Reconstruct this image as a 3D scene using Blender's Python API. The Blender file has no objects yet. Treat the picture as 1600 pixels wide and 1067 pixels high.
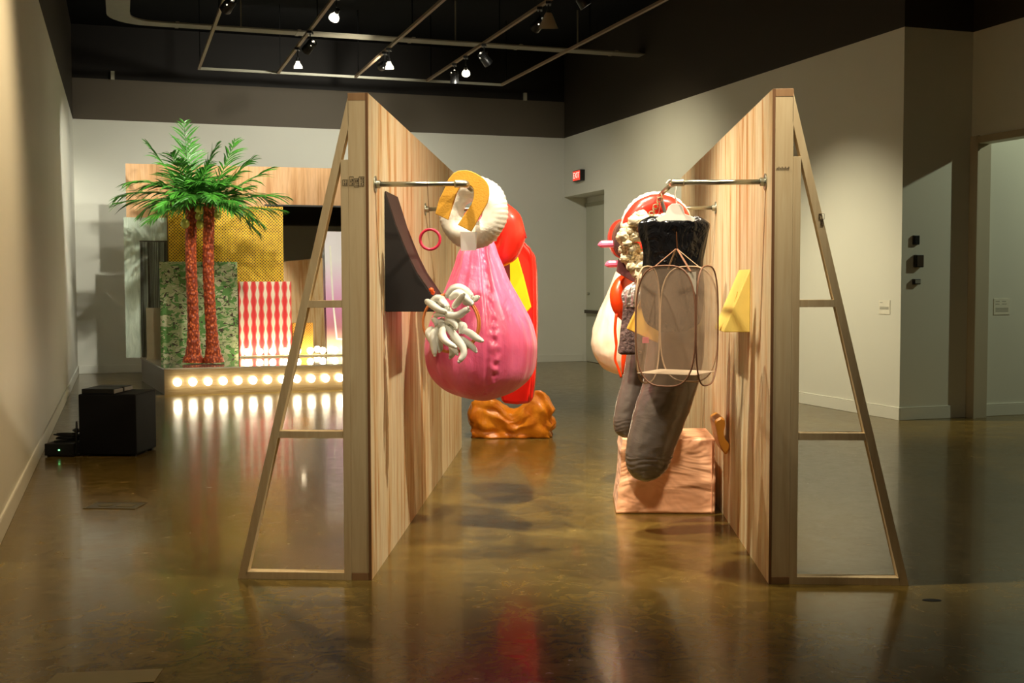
import bpy, bmesh, math, random
from mathutils import Vector, Matrix, noise
SC = bpy.context.scene
COL = SC.collection
PI = math.pi

# ------------------------------------------------------------------ camera
FPX, CYAW, CPITCH, CROLL, CH = 1824.4, -0.0519, 0.0501, -0.0023, 1.5061
_cy, _sy, _cp, _sp = math.cos(CYAW), math.sin(CYAW), math.cos(CPITCH), math.sin(CPITCH)
C_F = Vector((_sy*_cp, _cy*_cp, -_sp)); _r = Vector((_cy, -_sy, 0)); _u = _r.cross(C_F)
C_R = math.cos(CROLL)*_r + math.sin(CROLL)*_u
C_U = -math.sin(CROLL)*_r + math.cos(CROLL)*_u
C_O = Vector((0, 0, CH))
cam_data = bpy.data.cameras.new('camera'); cam = bpy.data.objects.new('camera', cam_data); COL.objects.link(cam)
cam_data.sensor_width = 36; cam_data.lens = FPX*36/1600; cam_data.clip_end = 200
M = Matrix((C_R, C_U, -C_F)).transposed().to_4x4(); M.translation = C_O
cam.matrix_world = M
SC.camera = cam

# ------------------------------------------------------------------ view and world
SC.view_settings.view_transform = 'Standard'; SC.view_settings.look = 'None'
SC.view_settings.gamma = 1; SC.view_settings.use_curve_mapping = False
SC.view_settings.exposure = 0.7
wd = bpy.data.worlds.new('world'); SC.world = wd; wd.use_nodes = True
wd.node_tree.nodes['Background'].inputs[0].default_value = (1, .8, .55, 1)
wd.node_tree.nodes['Background'].inputs[1].default_value = 0.02

# ------------------------------------------------------------------ room frame
TH = 0.375
O0 = Vector((-8.276, 19.115, 0)); RX = Vector((math.cos(TH), math.sin(TH), 0)); RY = Vector((-math.sin(TH), math.cos(TH), 0))
HW = 4.241; RW = 8.7245
def RM(x, y, z=0): return O0 + RX*x + RY*y + Vector((0, 0, z))        # room coordinates -> world
def ray(px, py): return C_R*((px-800)/FPX) - C_U*((py-533.5)/FPX) + C_F
def W(px, py, Y):                                                     # a point at depth Y in the aisle
    d = ray(px, py); return C_O + d*(Y/d.y)
XA, XB, YA, YB = -1.0177, 0.9787, 5.812, 5.825

# spot lamps: position (room x, y, z), target (world), power, cone degrees, colour
WARM = (1, .86, .64); MILD = (1, .95, .80)
TRZ = 4.80
SPOTS = [
    # room x, room y, target (world), power, cone degrees, blend, colour, style, label
    (4.32, -16.6, (-1.0, 7.8, -.2), 490, 64, .9, WARM, 'can', 'black track lamp above the near ends of the plywood walls'),
    (1.9, -15.35, (1.0, 7.8, -.6), 540, 64, 1, WARM, 'can', 'black track lamp over the left plywood wall'),
    (3.1, -14.4, (0.45, 8.3, .1), 640, 50, .9, WARM, 'can', 'black track lamp over the middle of the aisle'),
    (1.9, -18.1, (-.6, 8.2, .5), 170, 52, .8, WARM, 'can', 'added fill lamp on the track nearest the photographer, shining down the aisle'),  # unseen lamp, added as front fill for posts and aisle
    (3.1, -7.35, tuple(RM(2.0, -2.6, 1.4)), 360, 60, .8, MILD, 'bare', 'glowing reflector lamp pointing down at the palms, nearest of its track'),
    (5.5, -7.55, tuple(RM(3.8, -1.5, 2.0)), 250, 70, .9, MILD, 'can', 'black track lamp with glints beside the large cream bell shade'),
    (1.9, -7.4, tuple(RM(0, -2.0, 2.3)), 620, 34, .7, MILD, 'can', 'track lamp on the leftmost track rail'),
    (4.32, -4.35, tuple(RM(3.0, 0, 4.6)), 230, 100, 1, MILD, 'can', 'black track lamp above the left plywood wall, washing the upper back wall'),
    (3.1, -5.4, tuple(RM(1.2, -2.0, 2.2)), 190, 70, .9, MILD, 'can', 'black track lamp on the second rail from left, above the palms'),
    (5.5, -8.85, tuple(RM(8.7, -9.2, .1)), 520, 66, 1, (1, .88, .60), 'can', 'lamp at the top edge of the photo, washing the right wall'),
    (5.5, -5.3, tuple(RM(8.7, -4.2, 1.4)), 230, 100, 1, (1, .88, .60), 'can', 'black track lamp on the fourth rail, aimed at the wall by the exit sign'),
    (4.32, -11.6, (.1, 10.9, 0), 420, 70, 1, WARM, 'can', 'added fill lamp on the track above the far ends of the plywood walls'),  # unseen lamp, added to brighten the far aisle
    (5.5, -4.4, tuple(RM(6.9, -.3, 1.6)), 150, 100, 1, MILD, 'bare', 'bright silver reflector lamp near the far end of the fourth rail'),
    (1.9, -12.5, tuple(RM(0, -13.5, 1.2)), 260, 120, 1, (1, .72, .40), 'can', 'black track lamp lighting the near left wall'),
    (5.5, -16.5, tuple(RM(6.5, -13.5, 0)), 35, 110, 1, (1, .82, .55), 'can', 'black track lamp over the floor beside the right plywood wall'),
]
DECOR = [
    (3.1, -4.27, tuple(RM(3.3, -3.9, 2)), 'bare', 'silver reflector lamp at the far end of the second rail from left'),
    (4.32, -4.62, tuple(RM(4.5, -4.4, 2)), 'bare', 'silver reflector lamp hanging beside the black lamp above the left plywood wall'),
    (5.5, -3.8, tuple(RM(5.6, -3.5, 2)), 'can', 'small black track lamp at the far end of the fourth rail'),
    (5.5, -7.85, tuple(RM(5.7, -7.2, 2)), 'shade', 'large cream bell shaped track lamp'),
]

# ------------------------------------------------------------------ helpers
class MB:
    def __init__(s): s.v = []; s.f = []; s.fm = []
    def add(s, vs, fs, m=0):
        o = len(s.v); s.v += [tuple(v) for v in vs]; s.f += [tuple(i+o for i in f) for f in fs]; s.fm += [m]*len(fs); return s
    def box(s, a, b, m=0):
        x0, y0, z0 = a; x1, y1, z1 = b
        vs = [(x, y, z) for z in (z0, z1) for y in (y0, y1) for x in (x0, x1)]
        return s.add(vs, [(0,2,3,1),(4,5,7,6),(0,1,5,4),(2,6,7,3),(0,4,6,2),(1,3,7,5)], m)
    def prism(s, pts, d, m=0):
        n = len(pts); d = Vector(d); p = [Vector(q) for q in pts]
        nrm = Vector((0, 0, 0))
        for i in range(n): nrm += (p[i]-p[0]).cross(p[(i+1) % n]-p[0])
        if nrm.dot(d) > 0: p.reverse()
        vs = p + [q+d for q in p]
        fs = [tuple(range(n)), tuple(range(2*n-1, n-1, -1))] + [(i, i+n, (i+1) % n+n, (i+1) % n) for i in range(n)]
        return s.add(vs, fs, m)
    def tube(s, path, r, n=10, closed=False, cap=True, m=0, ell=1):
        P = [Vector(q) for q in path]; k = len(P); rs = r if isinstance(r, (list, tuple)) else [r]*k
        up = None; vs = []; fs = []
        for i in range(k):
            if closed: t = P[(i+1) % k]-P[i-1]
            else: t = P[min(i+1, k-1)]-P[max(i-1, 0)]
            t.normalize()
            if up is None:
                up = Vector((0, 0, 1)) if abs(t.z) < .9 else Vector((0, 1, 0))
                up = (up-t*up.dot(t)).normalized()
            else:
                up = (up-t*up.dot(t))
                up = up.normalized() if up.length > 1e-6 else t.orthogonal().normalized()
            b = t.cross(up)
            for j in range(n):
                a = 2*PI*j/n; vs.append(P[i]+(up*math.cos(a)*ell+b*math.sin(a))*rs[i])
        for i in range(k if closed else k-1):
            for j in range(n):
                a = i*n+j; b_ = i*n+(j+1) % n; c = ((i+1) % k)*n+(j+1) % n; d = ((i+1) % k)*n+j
                fs.append((a, b_, c, d))
        if cap and not closed: fs.append(tuple(range(n-1, -1, -1))); fs.append(tuple((k-1)*n+j for j in range(n)))
        return s.add(vs, fs, m)
    def rings(s, rings, m=0, cap=True):                                  # list of closed rings, same count
        n = len(rings[0]); vs = [v for r in rings for v in r]; fs = []
        for i in range(len(rings)-1):
            for j in range(n): fs.append((i*n+j, i*n+(j+1) % n, (i+1)*n+(j+1) % n, (i+1)*n+j))
        if cap: fs.append(tuple(range(n-1, -1, -1))); k = (len(rings)-1)*n; fs.append(tuple(k+j for j in range(n)))
        return s.add(vs, fs, m)
    def sphere(s, c, r, nu=16, nv=10, disp=None, sc=(1, 1, 1), m=0):
        c = Vector(c); rg = []
        for i in range(1, nv):
            ph = PI*i/nv; rg.append([])
            for j in range(nu):
                d = Vector((math.sin(ph)*math.cos(2*PI*j/nu), math.sin(ph)*math.sin(2*PI*j/nu), -math.cos(ph)))
                rr = r*(1+(disp(d) if disp else 0)); rg[-1].append(c+Vector((d.x*sc[0], d.y*sc[1], d.z*sc[2]))*rr)
        vs = [v for q in rg for v in q]+[c-Vector((0, 0, r*sc[2])), c+Vector((0, 0, r*sc[2]))]; fs = []; n = nu
        for i in range(nv-2):
            for j in range(n): fs.append((i*n+j, i*n+(j+1) % n, (i+1)*n+(j+1) % n, (i+1)*n+j))
        b = len(vs)-2
        for j in range(n): fs.append((b, (j+1) % n, j)); fs.append((b+1, (nv-2)*n+j, (nv-2)*n+(j+1) % n))
        return s.add(vs, fs, m)
    def torus(s, c, R, r, ax=(0, 1, 0), nu=48, nv=16, disp=None, m=0):
        c = Vector(c); ax = Vector(ax).normalized(); a = ax.orthogonal().normalized(); b = ax.cross(a); vs = []; fs = []
        for i in range(nu):
            t = 2*PI*i/nu; d = a*math.cos(t)+b*math.sin(t)
            for j in range(nv):
                q = 2*PI*j/nv; rr = r*(1+(disp(t, q) if disp else 0)); vs.append(c+d*(R+rr*math.cos(q))+ax*rr*math.sin(q))
        for i in range(nu):
            for j in range(nv): fs.append((i*nv+j, ((i+1) % nu)*nv+j, ((i+1) % nu)*nv+(j+1) % nv, i*nv+(j+1) % nv))
        return s.add(vs, fs, m)
    def cyl(s, a, b, r0, r1=None, n=20, m=0):
        return s.tube([a, b], [r0, r0 if r1 is None else r1], n, m=m)
    def build(s, name, mat, parent=None, smooth=False, loc=None, bevel=0, subsurf=0, room=False, weld=False):
        me = bpy.data.meshes.new(name); org = Vector((0, 0, 0))
        vv = [Vector(v) for v in s.v]
        o = bpy.data.objects.new(name, me)
        if parent is not None:
            inv = WORLD[parent.name].inverted(); vv = [inv @ v for v in vv]; o.parent = parent; WORLD[o.name] = WORLD[parent.name].copy()
        elif room:
            o.location = O0; o.rotation_euler = (0, 0, TH)
        elif loc is not None:
            vv = [v-Vector(loc) for v in vv]; o.location = loc
        if parent is None: WORLD[o.name] = Matrix.Translation(Vector(loc) if loc is not None else Vector((0, 0, 0)))
        me.from_pydata([tuple(v) for v in vv], [], s.f)
        for mt in (mat if isinstance(mat, (list, tuple)) else [mat]): me.materials.append(mt)
        me.polygons.foreach_set('material_index', s.fm)
        if smooth: me.polygons.foreach_set('use_smooth', [True]*len(me.polygons))
        me.validate(); me.update()
        COL.objects.link(o)
        if bevel:
            b = o.modifiers.new('bevel', 'BEVEL'); b.width = bevel; b.segments = 2; b.limit_method = 'ANGLE'; b.angle_limit = .6
        if subsurf:
            b = o.modifiers.new('sub', 'SUBSURF'); b.levels = subsurf; b.render_levels = subsurf
        return o
WORLD = {}
def tag(o, label, cat, group=None, kind=None):
    o['label'] = label; o['category'] = cat
    if group: o['group'] = group
    if kind: o['kind'] = kind
    return o
def thing(name, loc, label, cat, group=None, rotz=0):
    o = bpy.data.objects.new(name, None); o.location = loc; o.rotation_euler = (0, 0, rotz); o.empty_display_size = .1
    COL.objects.link(o); WORLD[o.name] = Matrix.Translation(Vector(loc)) @ Matrix.Rotation(rotz, 4, 'Z')
    return tag(o, label, cat, group)
def rthing(name, x, y, z, label, cat, group=None):          # an Empty turned with the room
    return thing(name, RM(x, y, z), label, cat, group, TH)
def struct(o): o['kind'] = 'structure'; return o
class RB(MB):                                                # same, coordinates given in the room frame
    def build(s, name, mat, parent=None, **k):
        if parent is None and not k.get('tl'):
            return MB.build(s, name, mat, None, room=True, **k)
        k.pop('tl', None)
        s.v = [tuple(RM(*v)) for v in s.v]
        return MB.build(s, name, mat, parent, **k)
def blob(rows, Y, n=64, dep=1.0, disp=None, sub=6, depth=None, yoff=None):
    """closed body from silhouette rows (py, x_left, x_right) read at depth Y"""
    st = []
    for i in range(len(rows)-1):
        for k in range(sub):
            t = k/sub
            def cr(j):
                g = lambda q: rows[max(0, min(len(rows)-1, q))][j]
                a, b, c, d = g(i-1), g(i), g(i+1), g(i+2)
                if i == 0: a = 2*b-c
                if i == len(rows)-2: d = 2*c-b
                return .5*((2*b)+(c-a)*t+(2*a-5*b+4*c-d)*t*t+(3*b-a-3*c+d)*t**3)
            st.append((cr(0), cr(1), cr(2)))
    st.append(rows[-1]); R = []; N = len(st)
    for i, (py, xl, xr) in enumerate(st):
        a = W(xl, py, Y); b = W(xr, py, Y); c = (a+b)/2; rr = max(.002, abs(b.x-a.x)/2); ring = []
        for j in range(n):
            th = 2*PI*j/n; k = 1+(disp(th, i/(N-1)) if disp else 0)
            ring.append((c.x+rr*k*math.cos(th), c.y+rr*k*dep*math.sin(th), c.z))
        R.append(ring)
    R.reverse(); m = MB(); m.rings(R); return m
def pxprism(pts, Y, depth):
    return MB().prism([W(x, y, Y) for x, y in pts], (0, depth, 0))
def catmull(P, k=6):
    P = [Vector(p) for p in P]; out = []
    for i in range(len(P)-1):
        a = P[i-1] if i else 2*P[0]-P[1]; b, c = P[i], P[i+1]; d = P[i+2] if i+2 < len(P) else 2*P[-1]-P[-2]
        for j in range(k):
            t = j/k; out.append(.5*((2*b)+(c-a)*t+(2*a-5*b+4*c-d)*t*t+(3*b-a-3*c+d)*t**3))
    return out+[P[-1]]
def nz(p, s=1, seed=0): return noise.noise(Vector(p)*s+Vector((seed*7.3, seed*3.1, seed)))

# ------------------------------------------------------------------ materials
class NT:
    def __init__(s, name):
        s.m = bpy.data.materials.new(name); s.m.use_nodes = True; s.t = s.m.node_tree; s.b = s.t.nodes['Principled BSDF']
    def n(s, ty, **k):
        o = s.t.nodes.new(ty)
        for a, b in k.items():
            if a.startswith('i_'):
                key = a[2:]; key = int(key) if key.isdigit() else key.replace('_', ' '); o.inputs[key].default_value = b
            else: setattr(o, a, b)
        return o
    def l(s, a, b): s.t.links.new(a, b)
    def set(s, **k):
        for a, v in k.items(): s.b.inputs[a.replace('_', ' ')].default_value = v
        return s
    def coords(s, scale=(1, 1, 1), kind='Object'):
        tc = s.n('ShaderNodeTexCoord'); mp = s.n('ShaderNodeMapping'); mp.inputs['Scale'].default_value = scale
        s.l(tc.outputs[kind], mp.inputs['Vector']); return mp.outputs['Vector']
    def geo(s, scale=(1, 1, 1)):
        tc = s.n('ShaderNodeNewGeometry'); mp = s.n('ShaderNodeMapping'); mp.inputs['Scale'].default_value = scale
        s.l(tc.outputs['Position'], mp.inputs['Vector']); return mp.outputs['Vector']
    def noise(s, vec, scale=5, detail=4, rough=.5, dist=0):
        o = s.n('ShaderNodeTexNoise'); o.inputs['Scale'].default_value = scale; o.inputs['Detail'].default_value = detail
        o.inputs['Roughness'].default_value = rough; o.inputs['Distortion'].default_value = dist; s.l(vec, o.inputs['Vector']); return o.outputs['Fac']
    def ramp(s, fac, stops, interp='LINEAR'):
        o = s.n('ShaderNodeValToRGB'); cr = o.color_ramp; cr.interpolation = interp
        while len(cr.elements) > 1: cr.elements.remove(cr.elements[-1])
        cr.elements[0].position = stops[0][0]; cr.elements[0].color = (*stops[0][1], 1)
        for p, c in stops[1:]: e = cr.elements.new(p); e.color = (*c, 1)
        s.l(fac, o.inputs[0]); return o.outputs[0]
    def bump(s, h, strength=.3, dist=.01):
        o = s.n('ShaderNodeBump'); o.inputs['Strength'].default_value = strength; o.inputs['Distance'].default_value = dist
        s.l(h, o.inputs['Height']); s.l(o.outputs[0], s.b.inputs['Normal']); return o
    def col(s, out): s.l(out, s.b.inputs['Base Color'])
    def math(s, op, a, b=None):
        o = s.n('ShaderNodeMath', operation=op)
        for i, q in enumerate((a, b)):
            if q is None: continue
            if isinstance(q, (int, float)): o.inputs[i].default_value = q
            else: s.l(q, o.inputs[i])
        return o.outputs[0]
def plain(name, c, rough=.5, metal=0, var=.06, bump=0, bscale=40, coat=0, sheen=0, sss=0, spec=.5):
    t = NT(name).set(Roughness=rough, Metallic=metal, Coat_Weight=coat, Coat_Roughness=.1, Sheen_Weight=sheen)
    t.b.inputs['Specular IOR Level'].default_value = spec
    v = t.coords(); f = t.noise(v, 6, 3)
    t.col(t.ramp(f, [(.3, tuple(x*(1-var) for x in c)), (.7, tuple(min(1, x*(1+var)) for x in c))]))
    if bump: t.bump(t.noise(v, bscale, 4), bump, .01)
    return t.m

def m_plywood(name, light, mid, dark, sc=1.0, up='z'):
    t = NT(name).set(Roughness=.55); t.b.inputs['Specular IOR Level'].default_value = .3
    s = (7*sc, 7*sc, .55*sc) if up == 'z' else (.55*sc, 7*sc, 7*sc)
    v = t.geo(s); f = t.noise(v, 1.3, 5, .55, 1.1); f2 = t.noise(t.geo(tuple(q*5 for q in s)), 1.5, 4, .6, .3)
    base = t.ramp(f, [(.34, dark), (.44, mid), (.56, light), (.74, mid)])
    mx = t.n('ShaderNodeMix', data_type='RGBA', blend_type='MULTIPLY'); mx.inputs[0].default_value = .55
    t.l(base, mx.inputs[6]); t.l(t.ramp(f2, [(.35, (.70, .62, .52)), (.6, (1, 1, 1))]), mx.inputs[7]); t.col(mx.outputs[2])
    t.bump(f2, .12, .002)
    return t.m
def m_lumber(name, a, b, knot=(.10, .045, .02)):
    t = NT(name).set(Roughness=.6); t.b.inputs['Specular IOR Level'].default_value = .25
    v = t.geo((30, 30, 2.0)); f = t.noise(v, 1.2, 4, .5, .6)
    base = t.ramp(f, [(.3, b), (.65, a)])
    vo = t.n('ShaderNodeTexVoronoi', feature='F1'); vo.inputs['Scale'].default_value = 1; t.l(t.geo((4.5, 4.5, 3.0)), vo.inputs['Vector'])
    k = t.ramp(vo.outputs['Distance'], [(.0, (1, 1, 1)), (.05, (.9, .9, .9)), (.075, (0, 0, 0))])
    mx = t.n('ShaderNodeMix', data_type='RGBA'); t.l(k, mx.inputs[0]); t.l(base, mx.inputs[6]); mx.inputs[7].default_value = (*knot, 1); t.col(mx.outputs[2])
    t.bump(f, .1, .002)
    return t.m
def m_wall(name, c):
    t = NT(name).set(Roughness=.6); t.b.inputs['Specular IOR Level'].default_value = .25
    f = t.noise(t.geo(), .7, 3); t.col(t.ramp(f, [(.3, tuple(x*.96 for x in c)), (.7, c)]))
    t.bump(t.noise(t.geo(), 90, 3), .06, .002); return t.m
WHITE_WALL = m_wall('white wall paint', (.76, .76, .67))
DARK_WALL = m_wall('dark brown wall paint', (.042, .033, .022))
BLACK = plain('matt black ceiling', (.004, .004, .004), .8, var=.1, spec=.1)
def m_floor():
    t = NT('polished concrete')
    f1 = t.noise(t.geo((1, 1, 1)), .55, 6, .6, .5); f2 = t.noise(t.geo(), 7, 8, .7, 1.2); f3 = t.noise(t.geo(), 60, 5, .7)
    base = t.ramp(f1, [(.3, (.105, .065, .012)), (.5, (.145, .096, .022)), (.7, (.19, .140, .042))])
    mx = t.n('ShaderNodeMix', data_type='RGBA', blend_type='MULTIPLY'); mx.inputs[0].default_value = .8
    t.l(base, mx.inputs[6]); t.l(t.ramp(f2, [(.3, (.50, .46, .40)), (.5, (.95, .95, .9)), (.7, (1.5, 1.45, 1.3))]), mx.inputs[7])
    # tiny pale chips and specks
    vo = t.n('ShaderNodeTexVoronoi', feature='F1'); vo.inputs['Scale'].default_value = 3.1; t.l(t.geo(), vo.inputs['Vector'])
    sp = t.ramp(vo.outputs['Distance'], [(.0, (1, 1, 1)), (.018, (.6, .6, .6)), (.03, (0, 0, 0))])
    m2 = t.n('ShaderNodeMix', data_type='RGBA'); t.l(sp, m2.inputs[0]); t.l(mx.outputs[2], m2.inputs[6]); m2.inputs[7].default_value = (.42, .38, .28, 1)
    t.col(m2.outputs[2])
    r = t.ramp(f2, [(.3, (.18,)*3), (.7, (.28,)*3)]); t.l(r, t.b.inputs['Roughness'])
    t.b.inputs['Coat Weight'].default_value = .20; t.b.inputs['Specular IOR Level'].default_value = .3; t.b.inputs['Coat Roughness'].default_value = .06; t.b.inputs['IOR'].default_value = 1.5
    t.bump(f3, .03, .002)
    return t.m
FLOOR = m_floor()
PLY = m_plywood('pine plywood', (.80, .71, .49), (.74, .57, .32), (.56, .30, .11))
PLY_B = m_plywood('birch board', (.76, .46, .24), (.70, .40, .18), (.52, .25, .09), .6)
LUM = m_lumber('pine lumber', (.74, .60, .36), (.66, .50, .28))
LUM_E = m_lumber('darker pine end grain', (.42, .25, .12), (.34, .19, .09))
PLYEDGE = plain('plywood edge', (.20, .09, .03), .7)
STEEL = plain('galvanised pipe', (.42, .43, .36), .35, 1, bump=.1, bscale=80)
DOORP = m_wall('door paint', (.55, .56, .45))

# ------------------------------------------------------------------ room shell
HC = 5.8
def wallseg(name, a, b, thick, z0, z1, mat):     # box between two room points (axis aligned)
    m = RB(); m.box((min(a[0], b[0]), min(a[1], b[1]), z0), (max(a[0], b[0]), max(a[1], b[1]), z1)); return struct(m.build(name, mat))
XR = 15.0; YS = -24.0
m = RB(); m.box((-.3, YS-.3, -.2), (XR+.3, .3, 0)); struct(m.build('floor', FLOOR))
m = RB(); m.box((-.3, YS-.3, HC), (XR+.3, .3, HC+.2)); struct(m.build('ceiling', BLACK))
def two_tone(name, boxes):
    m = RB()
    for (a, b, z0, z1, k) in boxes: m.box((a[0], a[1], z0), (b[0], b[1], z1), k)
    return struct(m.build(name, [WHITE_WALL, DARK_WALL]))
two_tone('wall_left', [((-.2, YS), (0, .2), 0, HW, 0), ((-.2, YS), (0, .2), HW, HC, 1)])
m = RB(); m.box((0, 0, 0), (9.3, .2, HW), 0); m.box((0, 0, HW), (9.3, .2, 4.92), 1); m.box((0, 0, 4.92), (9.3, .2, HC), 2)
struct(m.build('wall_back', [WHITE_WALL, m_wall('brown wall band', (.12, .10, .072)), m_wall('near black wall paint', (.012, .010, .008))]))
DX0, DX1, DZ = -1.93, 0.0, 3.13
YC = -10.14
two_tone('wall_right', [((RW, YC), (RW+.46, DX0), 0, HW, 0), ((RW, DX0), (RW+.46, 0), DZ, HW, 0), ((RW, YC), (RW+.46, 0), HW, HC, 1)])
two_tone('wall_right_return', [((RW+.46, YC), (XR, YC+.2), 0, HW, 0), ((RW+.46, YC), (XR, YC+.2), HW, HC, 1)])
PX = 9.62
two_tone('wall_right_partition', [((PX, YC-4.2), (PX+.16, YC), 3.018, HW, 0), ((PX, YC-4.2), (PX+.16, YC), HW, HC, 1),
                                  ((PX, YS), (PX+.16, YC-4.2), 0, HW, 0), ((PX, YS), (PX+.16, YC-4.2), HW, HC, 1)])
two_tone('wall_front', [((0, YS-.2), (XR, YS), 0, HW, 0), ((0, YS-.2), (XR, YS), HW, HC, 1)])
two_tone('wall_right_far', [((XR, YS), (XR+.2, YC+.2), 0, HC, 0)])
# recess with a door
m = RB(); m.box((RW+.463, -1.93, 0), (RW+.50, 0, 3.13)); struct(m.build('wall_recess', WHITE_WALL))
dm = RB(); dm.box((RW+.425, -1.25, .01), (RW+.462, -.06, 2.95)); d = struct(dm.build('door_1', DOORP))
m = RB(); m.box((RW+.36, -1.10, .93), (RW+.425, -.12, .99)); m.box((RW+.38, -1.14, .90), (RW+.425, -1.02, 1.02))
WORLD[d.name] = Matrix.Translation(O0) @ Matrix.Rotation(TH, 4, 'Z')
m.build('push_bar', plain('dark bronze', (.09, .07, .05), .4, .8), d, bevel=.004)
m = RB(); m.cyl((RW+.39, -.20, 1.30), (RW+.425, -.20, 1.30), .03); m.build('lock', STEEL, d, smooth=True)
m = RB(); m.box((RW+.42, -1.31, 0), (RW+.463, -1.25, 3.02)); m.box((RW+.42, -1.31, 2.95), (RW+.463, 0, 3.02)); struct(m.build('trim_1', DOORP))
# opening frame on the right partition
m = RB(); m.box((PX-.02, YC-.10, 0), (PX+.18, YC, 3.05)); m.box((PX-.03, YC-.14, 0), (PX-.005, YC-.02, 3.10)); struct(m.build('trim_2', m_wall('jamb paint', (.56, .50, .38))))
m = RB(); m.box((PX-.03, YC-4.3, 3.018), (PX-.002, YC-.1, 3.09)); struct(m.build('trim_3', m_wall('head trim paint', (.50, .43, .30))))
BZ, BT = .14, .015
def bb(name, boxes):
    m = RB()
    for x0, y0, x1, y1 in boxes: m.box((x0, y0, 0), (x1, y1, BZ-.012)); m.box((x0, y0, BZ-.012), (x1, y1, BZ))
    struct(m.build(name, WHITE_WALL, bevel=.004))
bb('baseboard_left', [(0, YS, BT, 0)]); bb('baseboard_back', [(BT, -BT, 9.1, 0)])
bb('baseboard_right', [(RW-BT, YC-BT, RW, DX0), (RW, YC-BT, PX-.03, YC), (PX+.18, YC-BT, XR, YC)])

# duct along the ceiling with a rounded corner
DUCT = plain('duct paint', (.20, .18, .13), .6)
t = rthing('ceiling_duct', .75, -4, 5.15, 'long flat pale duct band under the black ceiling, with a rounded corner at left', 'duct')
pts = [(.585, -14), (.585, -3.95)]
for k in range(1, 8): a = k/8*PI/2; pts.append((.585+.55*(1-math.cos(a)), -3.95+.62*math.sin(a)))
pts += [(1.2, -3.33), (RW, -3.33)]
inn = [(RW, -3.60), (1.35, -3.60)]
for k in range(1, 8): a = k/8*PI/2; inn.append((1.25-.36*math.sin(a), -3.96+.36*math.cos(a)-.0))
inn += [(.885, -4.1), (.885, -14)]
m = RB(); m.prism([(x, y, 5.15) for x, y in pts+inn], (0, 0, .02)); m.build('duct_band', DUCT, t)
for x in (1.5, 3.2, 4.9, 6.6, 8.2): RB().box((x, -3.62, 5.145), (x+.05, -3.31, 5.18)).build('duct_seam', DUCT, t)
for x in (2.4, 5.6, 7.6): RB().box((x, -3.48, 5.17), (x+.02, -3.46, HC)).build('duct_hanger', DUCT, t)

# lighting track grid
TRK = plain('track channel', (.22, .15, .085), .55)
TX = [1.90, 3.10, 4.32, 5.50, 6.78]
t = rthing('lighting_track', 4.3, -2.15, TRZ, 'brown grid of lighting track hung under the black ceiling', 'lighting track')
for x in TX: RB().box((x-.02, -19.5, TRZ-.018), (x+.02, -2.17, TRZ+.018)).build('track_rail', TRK, t)
RB().box((TX[0]-.02, -2.17, TRZ-.018), (TX[-1]+.02, -2.13, TRZ+.018)).build('cross_rail', plain('cross channel', (.30, .29, .22), .5), t)
for x in TX:
    for y in (-2.4, -6, -10, -14, -18): RB().box((x-.006, y, TRZ), (x+.006, y+.012, HC)).build('hanger_rod', BLACK, t)

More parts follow.
